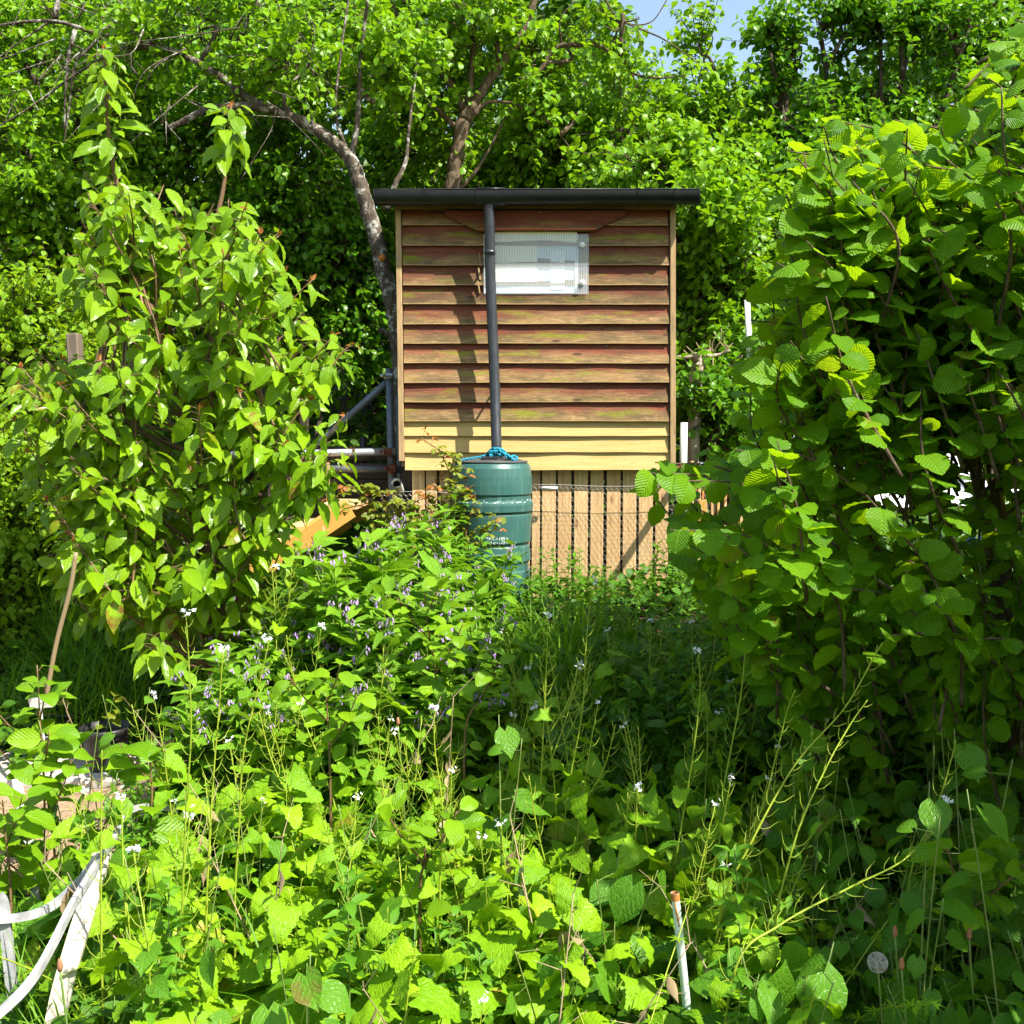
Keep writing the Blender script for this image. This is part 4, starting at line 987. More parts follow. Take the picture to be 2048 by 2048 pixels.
# upright pear at the top right with whippy shoots against the sky
pear_b = [B(1660, 300, 9.6, 120, 130, .6, 230), B(1800, 240, 9.8, 130, 140, .6, 230), B(1560, 380, 9.5, 100, 120, .6, 190), B(1930, 330, 9.7, 130, 200, .6, 230), B(1700, 520, 9.4, 150, 120, .5, 190), B(1860, 560, 9.4, 160, 140, .5, 150), B(1980, 130, 9.9, 110, 110, .5, 150)]
for px, py, r in ((1600, 120, 45), (1640, 60, 40), (1705, 80, 48), (1760, 30, 40), (1690, 10, 30), (1820, 90, 55), (1880, 60, 50), (1560, 200, 45), (1540, 90, 24), (1940, 50, 50), (1830, 10, 40)):
    pear_b.append(B(px, py, 9.6, r * .6, r * 1.25, .25, 42))
shrub_tree('pear_tree', 'tall pear tree with whippy upright shoots against the blue sky', 1720, 9.6, pear_b, .082, ml='pear_leaf', upb=.8, tr=.07)
shrub_tree('pear_tree', 'pear tree with yellow-green shoots showing between the sky gap and pear', 1450, 9.9, [B(1460, 250, 9.8, 90, 90, .6, 150), B(1400, 110, 9.9, 26, 75, .3, 40), B(1370, 260, 9.7, 80, 80, .6, 120), B(1520, 420, 9.6, 80, 110, .6, 110)], .08, ml='plum_leaf', upb=.6)
shrub_tree('leafy_tree', 'low leafy tree filling the space right of the shed wall', 1430, 8.6, [B(1400, 440, 8.5, 90, 90, .6, 230), B(1440, 560, 8.5, 80, 90, .5, 190), B(1330, 330, 8.9, 100, 80, .6, 190), B(1500, 500, 8.7, 110, 130, .6, 200), B(1560, 640, 8.7, 110, 120, .5, 130), B(1400, 680, 8.8, 70, 80, .4, 80), B(1240, 260, 9.2, 110, 90, .5, 150)], .078, ml='plum_leaf')
shrub_tree('leafy_tree', 'bushy tree with foliage just above the shed roof', 1130, 10.0, [B(1130, 300, 10, 140, 80, .6, 260), B(1010, 320, 10.2, 110, 80, .6, 190), B(1270, 340, 9.9, 120, 90, .6, 190), B(800, 300, 10.2, 110, 100, .6, 190), B(1150, 170, 10.4, 120, 90, .6, 150)], .08, ml='plum_leaf')
shrub_tree('leafy_tree', 'dense tree in deep shade between the cherry and the leaning plum', 600, 9.6, [B(620, 330, 9.4, 120, 110, .6, 260), B(520, 460, 9.3, 120, 110, .6, 200), B(680, 500, 9.6, 100, 110, .5, 190), B(430, 300, 9.4, 120, 100, .6, 230), B(640, 680, 9.7, 130, 100, .5, 120), B(720, 450, 10.2, 80, 120, .5, 170), B(730, 620, 10.2, 80, 110, .5, 150), B(560, 600, 9.8, 120, 110, .5, 150), B(480, 170, 9.6, 140, 90, .6, 220)], .078, ml='pear_leaf')
shrub_tree('leafy_tree', 'leafy tree behind the top of the left cherry', 150, 9.2, [B(60, 300, 9.0, 130, 110, .6, 240), B(220, 220, 9.2, 140, 110, .6, 240), B(320, 420, 9.2, 130, 120, .6, 230), B(60, 480, 9.0, 120, 90, .6, 150), B(-60, 160, 9.4, 120, 130, .6, 120), B(180, 560, 9.2, 140, 90, .5, 120), B(90, 120, 9.8, 140, 90, .6, 170), B(300, 90, 9.8, 140, 90, .6, 190)], .078, ml='plum_leaf')
shrub_tree('bronze_tree', 'dark bronze leaved tree peeping out at the top right corner', 2020, 13, [B(2020, 40, 13, 70, 60, .8, 190), B(1975, 90, 13, 40, 60, .6, 80), B(2060, 150, 13, 60, 90, .6, 120)], .09, ml='dark_leaf', mb='bark_dark', tr=.09)
# hedge plants on the left, lit from the front
shrub_tree('hawthorn_bush', 'yellow-green sunlit bush at the left edge behind the wooden post', 60, 7.4, [B(20, 690, 7.2, 110, 90, .4, 260), B(110, 640, 7.4, 90, 70, .4, 160), B(-20, 830, 7.2, 90, 90, .4, 180), B(200, 760, 7.6, 90, 90, .4, 100)], .058, ml='hedge_leaf', tr=.03, cat='bush', group='bushes along the left side')
shrub_tree('hawthorn_bush', 'bright yellow bush low at the left edge below the cherry leaves', 20, 6.4, [B(20, 960, 6.3, 95, 70, .35, 260), B(40, 1100, 6.2, 100, 80, .35, 300), B(-20, 1200, 6.1, 110, 60, .3, 200), B(120, 1010, 6.5, 70, 60, .3, 120)], .052, ml='hedge_leaf', tr=.025, cat='bush', group='bushes along the left side')
# small shrub right of the shed, around the dead stump
shrub_tree('apple_bush', 'small glossy leaved bush under the pale tree stump', 1465, 7.7, [B(1450, 790, 7.6, 70, 55, .3, 120), B(1520, 760, 7.7, 60, 60, .3, 90), B(1420, 860, 7.5, 50, 40, .25, 60), B(1560, 830, 7.8, 70, 50, .3, 60)], .07, T_apple, 'pear_leaf', tr=.02, cat='bush', group='bushes right of the shed')

# far wood that closes the view behind the trees
g = G(); gw = G()
def wood_top(px): return np.interp(px, [-800, -200, 0, 60, 400, 900, 1180, 1260, 1330, 1440, 1520, 1650, 1900, 2200, 3000], [-250, -200, 10, -40, -90, -110, -60, 190, 255, 250, 190, 190, 70, -120, -250])
kk = 0
while kk < 16000:
    px = rng.uniform(-700, 2800); Y = rng.uniform(11.5, 15.5); py = rng.uniform(wood_top(px) + 0, 760)
    if rng.random() < .0: continue
    p = at(px, py, Y)
    twig_n = 1; D_ = nrm(np.array([[rng.normal() * .6, -.3 + rng.normal() * .4, .2 + rng.normal() * .5]]))
    if kk == 0: CC, DD = [], []
    CC.append(p); DD.append(D_[0]); kk += 1
CC, DD = np.array(CC), np.array(DD)
nz = np.sin(CC[:, 0] * 2.1) * np.sin(CC[:, 2] * 2.7 + CC[:, 0]) ; keep = nz + rng.normal(size=len(CC)) * .35 > -.7
CC, DD = CC[keep], DD[keep]
twig_sprays(g, gw, CC, DD, rng.uniform(.3, .6, len(CC)), .15, 8, T_small, .4, np.clip(.5 + .4 * np.sin(CC[:, 0] * 1.7 + CC[:, 2] * 2), 0, 1), wood=False)
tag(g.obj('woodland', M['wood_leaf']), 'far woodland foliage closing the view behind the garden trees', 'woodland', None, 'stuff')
for px in np.arange(-600, 2700, 170):
    px += rng.normal() * 50; Y = rng.uniform(12, 15); rt = root_pt(px, Y); tp = at(px + rng.normal() * 90, wood_top(px) + 160, Y); tube(gw, spline([rt, (rt + tp) / 2 + rng.normal(size=3) * .25, tp], 5), np.linspace(.13, .04, 11), 8)
tag(gw.obj('woodland_stems', M['bark_dark']), 'dark trunks inside the far woodland', 'woodland', None, 'stuff')

# ============================================================ dead stump with a crown of twigs, and the sawn pale stump
ds = thing('dead_tree', (*root_pt(1385, 7.4)[:2], float(root_pt(1385, 7.4)[2])), 'dead pollarded trunk with a cross branch and bristling twigs beside the shed', 'dead tree')
g = G(); Y = 7.4
P = spline([root_pt(1378, Y)] + PL(Y, (1388, 850), (1390, 790), (1394, 740), (1401, 715), (1418, 706)), 5)
tube(g, P + rng.normal(size=P.shape) * .006, np.linspace(.050, .036, len(P)), 10)
tube(g, spline(PL(Y, (1408, 712), (1385, 713), (1350, 715), (1320, 716)), 5), np.linspace(.02, .012, 16), 7)
tube(g, spline(PL(Y, (1408, 712), (1435, 710), (1460, 700)), 5), np.linspace(.02, .006, 11), 7)
for k in range(9):
    c = P[-6 + k % 6] + rng.normal(size=3) * .012; tube(g, [c, c + rng.normal(size=3) * .03], [.022, .014], 6)
g.obj('trunk', M['stump'], ds)
g = G()
for a, b in (((1392, 712), (1372, 692)), ((1418, 705), (1420, 680)), ((1424, 703), (1434, 668)), ((1428, 704), (1440, 684)), ((1440, 684), (1442, 656)), ((1440, 684), (1452, 694)), ((1436, 712), (1462, 690)), ((1445, 706), (1466, 686)), ((1400, 700), (1392, 684)), ((1390, 710), (1398, 732)), ((1412, 712), (1408, 738)), ((1426, 712), (1434, 745)), ((1380, 712), (1366, 700)), ((1455, 694), (1448, 676))):
    tube(g, spline([at(*a, Y), at((a[0] + b[0]) / 2 + rng.normal() * 3, (a[1] + b[1]) / 2, Y - .02), at(*b, Y - .03)], 4), [.006, .0055, .005, .005, .0045, .004, .004, .003, .002], 5)
g.obj('twigs', M['dry_stem'], ds)
Y = 8.0; ps = thing('tree_stump', tuple(map(float, root_pt(1478, Y))), 'broad pale barked tree stump beside the white tube', 'stump')
g = G(); P = spline([root_pt(1468, Y)] + PL(Y, (1474, 850), (1480, 770), (1484, 735), (1488, 706)), 6); tube(g, P, np.interp(np.linspace(0, 1, len(P)), [0, .4, 1], [.15, .125, .075]) * (1 + .05 * rng.normal(size=len(P))), 14); g.obj('trunk', M['stump'], ps)

# ============================================================ the young cherry on the left
def in_poly(px, py, poly):
    poly = np.asarray(poly, float); n = len(poly); ins = np.zeros(len(px), bool); j = n - 1
    for i in range(n):
        xi, yi = poly[i]; xj, yj = poly[j]
        c = ((yi > py) != (yj > py)) & (px < (xj - xi) * (py - yi) / (yj - yi + 1e-9) + xi); ins ^= c; j = i
    return ins
cherry = thing('cherry_tree', (*at(432, 1250, 4.9)[:2], float(gz(at(432, 1250, 4.9)[0], 4.9))), 'young cherry tree with large glossy drooping leaves at the left', 'tree')
gw, gl, gr_ = G(), G(), G()
cb = np.array([at(425, 1250, 4.9)[0], 4.9, float(gz(at(425, 1250, 4.9)[0], 4.9)) - .05])
def cherry_shoot(pts, r0, r1, leaf=.155, dens=34, tipred=True, bare=0.0):
    P = spline(pts, 8); L = np.concatenate([[0], np.cumsum(np.linalg.norm(np.diff(P, axis=0), axis=1))])
    tube(gw, P, np.linspace(r0, r1, len(P)), 7)
    n = max(3, int(L[-1] * (1 - bare) * dens)); s = L[-1] * (bare + (1 - bare) * (np.arange(n) + rng.random(n) * .6) / n)
    p = np.stack([np.interp(s, L, P[:, k]) for k in range(3)], 1); T = nrm(np.stack([np.interp(s, L, np.gradient(P[:, k])) for k in range(3)], 1))
    az = np.arange(n) * 2.4 + rng.random(n); out = nrm(np.stack([np.cos(az), np.sin(az), np.zeros(n)], 1) + T * .1)
    pet = rng.uniform(.02, .05, n); q = p + out * pet[:, None] + [0, 0, .01]
    d = nrm(out * rng.uniform(.5, 1.2, n)[:, None] + np.array([0, 0, -1]) * rng.uniform(.15, 1.1, n)[:, None] + rng.normal(size=(n, 3)) * .22)
    nn = nrm(out * .45 + np.array([.4, -.4, .8]) + rng.normal(size=(n, 3)) * .4)
    sz = leaf * rng.uniform(.45, 1.1, n) * np.where(s > L[-1] * .93, .6, 1)
    lay_mix(gl, T_cherry, q, d, nn, sz)
    for a_, b_ in zip(p, q): tube(gw, [a_, b_], .0014, 3, False)
    if tipred:
        e = P[-1]; k = 3; dd = rdir(k) * .6 + [0, 0, .5]; lay_mix(gr_, T_cherry, np.repeat(e[None], k, 0), dd, rdir(k), .035 * rng.uniform(.6, 1.1, k))
Yc = 4.9
mains = [[cb] + PL(Yc, (405, 1000), (330, 700), (262, 500), (222, 300), (212, 190), (207, 100)),
         [cb + [.05, .03, 0]] + PL(Yc + .1, (432, 1000), (420, 700), (424, 500), (446, 380), (456, 300), (462, 215))]
for k, mm in enumerate(mains):
    P = spline(mm, 8); tube(gw, P, np.linspace(.022, .004, len(P)), 9)
cherry_shoot(PL(Yc, (238, 420), (222, 300), (212, 190), (207, 98)), .006, .003, .15, 92)
cherry_shoot(PL(Yc + .1, (455, 330), (459, 280), (462, 212)), .005, .003, .145, 150)
cherry_shoot(PL(Yc, (300, 600), (262, 500), (235, 400)), .008, .004, .145, 60, False)
poly = [(330, 370), (255, 330), (160, 330), (150, 470), (110, 500), (130, 610), (195, 650), (120, 700), (40, 720), (20, 800), (70, 860), (45, 960), (120, 1010), (85, 1080), (100, 1160), (190, 1200), (280, 1290), (440, 1290), (520, 1180), (560, 1090), (600, 1010), (690, 950), (640, 860), (680, 800), (620, 740), (700, 700), (620, 640), (600, 540), (560, 440), (500, 400), (430, 385)]
k = 0
while k < 190:
    Yt = Yc + rng.normal() * .34
    px, py = rng.uniform(10, 710), rng.uniform(330, 1290)
    if not in_poly(np.array([px]), np.array([py]), poly)[0]: continue
    if Yt < Yc - .75 or Yt > Yc + .9: continue
    tip = at(px, py, Yt); src = spline(mains[0 if px < 340 else 1], 8); zt_ = tip[2] - rng.uniform(.2, .7)
    i0 = int(np.argmin(np.abs(src[:, 2] - max(zt_, .45)))); i0 = min(i0, len(src) - 12); b0_ = src[i0]
    mid = b0_ * .45 + tip * .55 + np.array([rng.normal() * .04, rng.normal() * .04, .0])
    cherry_shoot([b0_, mid, tip], .006, .0022, .145, 46, rng.random() < .10, .52); k += 1
for tip in ((668, 672, 4.75), (700, 690, 4.7), (560, 470, 4.8), (690, 830, 4.6), (705, 905, 4.6), (625, 560, 4.8), (40, 735, 4.8), (150, 1085, 4.5), (170, 470, 4.9), (205, 630, 4.6), (35, 770, 4.7), (28, 840, 4.8), (60, 905, 4.7), (95, 1000, 4.6), (140, 1070, 4.6), (75, 705, 4.9), (120, 770, 4.6), (60, 960, 4.9), (110, 1130, 4.7), (200, 720, 4.5), (590, 980, 4.6), (620, 800, 4.6), (540, 1060, 4.6)):
    tp = at(*tip); cherry_shoot([spline(mains[1 if tip[0] > 340 else 0], 8)[24], tp + [(-.25 if tip[0] > 340 else .25), 0, -.18], tp], .007, .0022, .15, 50, True, .55)
gw.obj('trunk', M['red_stem'], cherry); gl.obj('crown', M['cherry_leaf'], cherry); tag(gr_.obj('young_leaves', M['red_leaf'], cherry), 'coppery young leaf tips')

# ============================================================ the hazel on the right
hz = np.array([2.05, 3.75]); hz = np.array([hz[0], hz[1], float(gz(*hz)) - .05])
hazel = thing('hazel_bush', tuple(map(float, hz)), 'big hazel bush with broad pleated leaves filling the right side', 'bush')
gw, gl = G(), G()
def hazel_shoot(pts, r0, r1, leaf=.088, dens=33, bare=.2):
    P = spline(pts, 8); L = np.concatenate([[0], np.cumsum(np.linalg.norm(np.diff(P, axis=0), axis=1))])
    tube(gw, P, np.linspace(r0, r1, len(P)), 6)
    n = max(3, int(L[-1] * (1 - bare) * dens)); s = L[-1] * (bare + (1 - bare) * (np.arange(n) + rng.random(n) * .5) / n)
    p = np.stack([np.interp(s, L, P[:, k]) for k in range(3)], 1); T = nrm(np.stack([np.interp(s, L, np.gradient(P[:, k])) for k in range(3)], 1))
    sd = nrm(np.cross(T, [0.05, 0.02, 1.0])) * np.where(np.arange(n) % 2, 1, -1)[:, None]
    up = np.array([0, 0, 1.0]); d = nrm(sd * .9 + T * .5 + np.array([0, 0, -1]) * rng.uniform(.0, .9, n)[:, None] + rng.normal(size=(n, 3)) * .32)
    nn = nrm(up + sd * .3 + np.array([.1, -.35, 0]) + rng.normal(size=(n, 3)) * .48)
    q = p + sd * .012; lay_mix(gl, T_hazel, q, d, nn, leaf * rng.uniform(.4, 1.2, n))
hp = [(1660, 245), (1560, 290), (1610, 330), (1560, 400), (1540, 500), (1535, 560), (1520, 640), (1485, 720), (1490, 800), (1455, 860), (1350, 930), (1275, 945), (1340, 1040), (1345, 1110), (1420, 1180), (1440, 1260), (1560, 1290), (1640, 1330), (1760, 1350), (1880, 1400), (2000, 1420), (2300, 1500), (3600, 1500), (3600, -400), (2500, -350), (2130, 0), (2010, 70), (1950, 150), (1890, 230), (1800, 260), (1740, 250)]
k = 0; tips = []
while k < 1400:
    x = rng.uniform(.3, 4.2); y = rng.uniform(2.55, 5.0); z = rng.uniform(.45, 3.7)
    px, py = proj(np.array([x, y, z]))
    if not in_poly(np.array([px]), np.array([py]), hp)[0]: continue
    if y < 2.75 and x < 1.5: continue
    q = ((x - 2.1) / 2.1) ** 2 + ((y - 3.75) / 1.25) ** 2 + ((z - 1.6) / 2.1) ** 2
    if q > 1.05: continue
    if 1560 < px < 2048 and 830 < py < 1010 and rng.random() < .72: continue
    tips.append((x, y, z)); k += 1
k = 0
while k < 300:
    y = rng.uniform(2.85, 3.9); px, py = rng.uniform(1540, 2060), rng.uniform(215, 780)
    if in_poly(np.array([px]), np.array([py]), hp)[0]: tips.append(tuple(at(px, py, y))); k += 1
# unseen hazel foliage beyond the right edge, added to shade the lower right
for k in range(420):
    x, y, z = rng.uniform(1.25, 3.4), rng.uniform(.9, 3.0), rng.uniform(.7, 3.3)
    if x > .56 * y + .42 and ((x - 2.6) / 1.3) ** 2 + ((y - 2.0) / 1.3) ** 2 + ((z - 1.7) / 1.7) ** 2 < 1: tips.append((x, y, z))
stems = []
for k in range(13):
    a = rng.random() * 2 * PI; b_ = hz + np.array([math.cos(a) * .16, math.sin(a) * .12, 0]); lean_ = np.array([math.cos(a) * (.8 if math.cos(a) > 0 else .34) + .1, math.sin(a) * .5 - .05, 0])
    P = spline([b_, b_ + lean_ * .35 + [0, 0, 1.0], b_ + lean_ * .9 + [0, 0, 1.7], b_ + lean_ * 1.4 + [0, 0, 2.35]], 8)
    tube(gw, P, np.linspace(.020, .005, len(P)), 8); stems.append(P)
SP = np.concatenate([s[6:] for s in stems])
for tp in tips:
    tp = np.array(tp); cand = SP[SP[:, 2] < tp[2] + .15]; cand = cand if len(cand) else SP
    s0 = cand[np.argmin(np.linalg.norm(cand - tp - [0, 0, -.25], axis=1))]
    L = np.linalg.norm(tp - s0)
    hd = s0 - tp; hd[2] = 0; hd = hd / max(np.linalg.norm(hd), 1e-6); ln_ = min(.62, L)
    st_ = tp + hd * ln_ * rng.uniform(.25, .75) - np.array([0, 0, ln_ * rng.uniform(.35, .95)])
    mid = (st_ + tp) / 2 + np.array([rng.normal() * .05, rng.normal() * .05, .03])
    hazel_shoot([st_, mid, tp], .006, .002)
for pp_, y_ in (((1275, 945), 3.0), ((1310, 925), 3.05), ((1350, 960), 2.9), ((1340, 1060), 2.9), ((1470, 725), 3.2), ((1500, 640), 3.2), ((1470, 900), 2.9), ((1560, 420), 3.3), ((1660, 240), 3.3), ((1570, 300), 3.4), ((1790, 240), 3.2), ((1900, 210), 3.1), ((1980, 80), 3.1), ((2030, 40), 3.0), ((1850, 330), 2.9), ((1720, 330), 3.0), ((1900, 1280), 2.75), ((1760, 1270), 2.75), ((1620, 1180), 2.8), ((1550, 1120), 2.8)):
    tp = at(*pp_, y_); hazel_shoot([tp + [.55, .25, -.22], tp + [.25, .1, -.03], tp], .006, .002, .09, 26, .2)
gw.obj('stems', M['bark_brown'], hazel); gl.obj('foliage', M['hazel_leaf'], hazel)
# ============================================================ herbs and weeds: build each kind once, then copy it
MARKS = [(-1.05, 2.35, 'beside the white bent frame'), (.40, 2.45, 'around the rusty pipe'), (.03, 2.95, 'around the short white marker'), (-1.35, 3.5, 'in front of the pale slab'),
         (-.35, 1.85, 'at the sunny front edge'), (.55, 1.85, 'at the shaded front edge'), (1.05, 2.7, 'under the hazel edge'), (-.75, 3.9, 'below the comfrey patch'), (.25, 4.0, 'before the dark grass'),
         (-.45, 2.7, 'in the thick of the sunny weeds'), (.62, 3.3, 'where hazel shade meets the sun')]
def where_(x, y): return min(MARKS, key=lambda m: (m[0] - x) ** 2 + (m[1] - y) ** 2)[2]
USED = set()
def put(root, x, y, rz, sc, label, tilt=(0, 0), dz=0.0):
    z = float(gz(x, y)) - .01 + dz
    if root.name not in USED:
        USED.add(root.name); root.location = (x, y, z); root.rotation_euler = (tilt[0], tilt[1], rz); root.scale = (sc, sc, sc); root['label'] = label; return root
    return dup(root, (x, y, z), rz, sc, label, tilt)

def pods_on(gs, P, L, s0, s1, step=.0155, plen=.062, rr=.0012):
    s = np.arange(s0, s1, step); n = len(s)
    for k, a in enumerate(s):
        p = np.array([np.interp(a, L, P[:, c]) for c in range(3)]); T = nrm(np.array([np.interp(a, L, np.gradient(P[:, c])) for c in range(3)]))
        az = k * 2.4 + rng.random() * .8; ref = nrm(np.cross(T, [.3, .2, .9])); r2 = np.cross(T, ref); rad = math.cos(az) * ref + math.sin(az) * r2
        f = 1 - .55 * (a - s0) / max(1e-3, s1 - s0); l = plen * f * rng.uniform(.75, 1.15)
        tube(gs, [p, p + rad * l * .24 + T * l * .02, p + rad * l * .50 + T * l * .26, p + rad * l * .78 + T * l * .85], [.0010, rr * .8, rr, rr * .35], 4, False)
def flowers_on(gf, tip, T, n=9, r=.011, size=.0055):
    for k in range(n):
        c = tip + rng.normal(size=3) * r * [.7, .7, .5] + [0, 0, r * .6]; nn = nrm(rng.normal(size=3) * .5 + [0, -.4, .9]); a = nrm(np.cross(nn, [.3, .8, .1])); b = np.cross(nn, a)
        for q in range(4):
            th = q * PI / 2 + k; d = math.cos(th) * a + math.sin(th) * b; e = np.cross(nn, d)
            gf.add([c, c + d * size * .7 + e * size * .42, c + d * size * 1.25 + nn * .001, c + d * size * .7 - e * size * .42], [(0, 1, 2, 3)])

def garlic(h, nl, podf, br=0, big=.092, flow=True, path=None, nbase=5, group='garlic mustard plants in the weed bed'):
    """garlic mustard: toothed heart leaves low down, upcurved seed pods and a white flower tuft on top"""
    t = thing('garlic_mustard', (0, 0, 0), 'garlic mustard', 'garlic mustard', group)
    gs, gl, gf = G(), G(), []
    if path is None:
        ln = rng.normal(size=2) * .09 * h; P = spline([[0, 0, 0], [ln[0] * .3, ln[1] * .3, h * .4], [ln[0] * 1.0 + rng.normal() * .01, ln[1], h * .75], [ln[0] * 1.3, ln[1] * 1.5, h]], 7)
    else: P = spline(path, 8)
    lines = [P]
    for k in range(br):
        i = int(len(P) * rng.uniform(.35, .65)); a = rng.random() * 2 * PI; l = (len(P) - i) / len(P) * h * rng.uniform(.6, .9)
        lines.append(spline([P[i], P[i] + [math.cos(a) * l * .25, math.sin(a) * l * .25, l * .5], P[i] + [math.cos(a) * l * .35, math.sin(a) * l * .35, l]], 7))
    for q, LP in enumerate(lines):
        L = np.concatenate([[0], np.cumsum(np.linalg.norm(np.diff(LP, axis=0), axis=1))])
        tube(gs, LP, np.linspace(.0036 if q == 0 else .0022, .0013, len(LP)), 6)
        if podf: pods_on(gs, LP, L, L[-1] * (1 - podf if q == 0 else .35), L[-1] * .985)
        if flow and (path is not None or rng.random() < .6): gf.append(G()); flowers_on(gf[-1], LP[-1], None, 9 if q == 0 else 6)
        m = nl if q == 0 else max(2, nl // 3)
        lo, hi = (.08, (1 - podf * .85) if podf else .96) if q == 0 else (.05, .4)
        s = L[-1] * (lo + (hi - lo) * (np.arange(m) + .5 * rng.random(m)) / m); f = s / L[-1]
        p = np.stack([np.interp(s, L, LP[:, c]) for c in range(3)], 1); az = np.arange(m) * 2.4 + rng.random() * 6
        out = np.stack([np.cos(az), np.sin(az), np.zeros(m)], 1); pet = (.055 * (1 - f) + .012) * rng.uniform(.7, 1.3, m)
        e = p + out * pet[:, None] + np.array([0, 0, 1.0]) * (pet * .45)[:, None]
        for a_, b_ in zip(p, e): tube(gs, [a_, (a_ + b_) / 2 + [0, 0, .006], b_], .0011, 4, False)
        sz = big * (1.05 - .62 * f) * rng.uniform(.75, 1.2, m)
        d = nrm(out + np.array([0, 0, -.25]) + rng.normal(size=(m, 3)) * .25); nn = nrm(np.array([.22, -.22, 1.0]) + out * .1 + rng.normal(size=(m, 3)) * .45)
        lay_mix(gl, T_must, e, d, nn, sz)
    if nbase:
        az = rng.random(nbase) * 2 * PI; out = np.stack([np.cos(az), np.sin(az), np.zeros(nbase)], 1); hh = rng.uniform(.06, .26, nbase)
        e = out * rng.uniform(.04, .12, nbase)[:, None] + np.array([0, 0, 1.0]) * hh[:, None] + lines[0][0]
        for b_ in e: tube(gs, [lines[0][0], (lines[0][0] + b_) / 2 + [0, 0, .02], b_], .0013, 4, False)
        lay_mix(gl, T_must_round, e, nrm(out + rng.normal(size=(nbase, 3)) * .3 + [0, 0, -.2]), nrm(np.array([.2, -.2, 1.0]) + rng.normal(size=(nbase, 3)) * .3), big * rng.uniform(.6, 1.0, nbase))
    gs.obj('stem', M['mustard_stem'], t); gl.obj('leaves', M['mustard_leaf'], t)
    for f_ in gf: f_.obj('flower', M['petal_white'], t)
    return t

# ---- named, individually placed garlic mustards (the tall bare seed stalks)
def hero(pxs, label, nl=7, podf=.55, big=.075, base=True, flow=True):
    pts = [at(*p) for p in pxs]
    b = pts[0].copy(); gnd = float(gz(b[0], b[1])); path = ([[b[0] - (pts[1][0] - b[0]) * .35, b[1], gnd]] if base else []) + [list(p) for p in pts]
    o = np.array([path[0][0], path[0][1], gnd]); t = garlic(.8, nl, podf, 0, big, flow, [np.array(p) - o for p in path], 3, None)
    t.location = tuple(map(float, o)); t['label'] = label; return t
hero([(1440, 1830, 2.55), (1500, 1690, 2.55), (1590, 1530, 2.6), (1690, 1415, 2.6), (1750, 1310, 2.6), (1766, 1285, 2.6)], 'long arching mustard seed stalk leaning right in front of the dark hazel gap', 4, .78, flow=False)
hero([(1545, 1880, 2.5), (1590, 1680, 2.5), (1650, 1540, 2.55), (1700, 1450, 2.6), (1735, 1400, 2.6)], 'pale brown mustard stalk just right of the long arching one', 3, .62, flow=False)
hero([(1470, 1940, 2.3), (1560, 1850, 2.35), (1700, 1775, 2.4), (1800, 1725, 2.4), (1870, 1660, 2.45), (1895, 1605, 2.45)], 'low arching mustard stalk sweeping right over the dandelion clock', 4, .75)
hero([(1820, 1760, 2.6), (1860, 1650, 2.6), (1885, 1580, 2.6), (1905, 1510, 2.6), (1912, 1480, 2.6)], 'slim upright mustard stalk at the right against black shade', 2, .6, flow=False)
hero([(1120, 1720, 3.3), (1140, 1560, 3.3), (1165, 1420, 3.3), (1172, 1290, 3.3), (1185, 1165, 3.3)], 'tallest mustard stalk standing in front of the pale slats', 6, .55)
hero([(1350, 1740, 3.0), (1372, 1600, 3.0), (1390, 1480, 3.0), (1400, 1380, 3.0), (1397, 1305, 3.0)], 'lit mustard stalk with white tuft before the black shade, middle right', 7, .45)
hero([(1420, 1720, 3.1), (1450, 1560, 3.1), (1480, 1400, 3.1), (1490, 1300, 3.1), (1493, 1195, 3.1)], 'thin green mustard stalk rising to the lowest hazel leaves', 5, .55)
hero([(1080, 1640, 3.3), (1085, 1500, 3.3), (1093, 1330, 3.3), (1096, 1230, 3.3)], 'mustard stalk in the grass left of the tallest one', 5, .5)
hero([(203, 1900, 2.5), (202, 1760, 2.5), (203, 1600, 2.5), (204, 1500, 2.5)], 'straight yellow-green mustard stalk crossing the white bent frame', 3, .7, flow=False)
hero([(362, 1930, 2.4), (366, 1780, 2.4), (372, 1620, 2.4), (382, 1470, 2.4), (378, 1330, 2.4), (372, 1230, 2.4)], 'very tall mustard stalk just right of the pale slab', 4, .72)
hero([(412, 1880, 2.5), (418, 1700, 2.5), (428, 1540, 2.5), (438, 1420, 2.5), (446, 1300, 2.5)], 'tall podded mustard stalk second from the slab', 5, .6)
hero([(470, 1800, 2.8), (478, 1660, 2.8), (488, 1500, 2.8), (525, 1340, 2.8), (538, 1280, 2.8)], 'mustard stalk with white tuft in front of the cherry foot', 5, .55)
hero([(300, 1960, 2.2), (292, 1860, 2.2), (275, 1760, 2.25), (268, 1700, 2.3)], 'short mustard stalk right of the white leg board', 4, .5)
hero([(1500, 1700, 2.9), (1530, 1600, 2.9), (1555, 1500, 2.9), (1575, 1420, 2.9), (1590, 1380, 2.9)], 'bushy mustard seed stalk left of the long arching one', 3, .7, flow=False)
hero([(880, 1750, 2.8), (885, 1620, 2.8), (870, 1500, 2.8), (868, 1420, 2.8)], 'pale mustard stalk below the apple sapling in the middle', 5, .5)

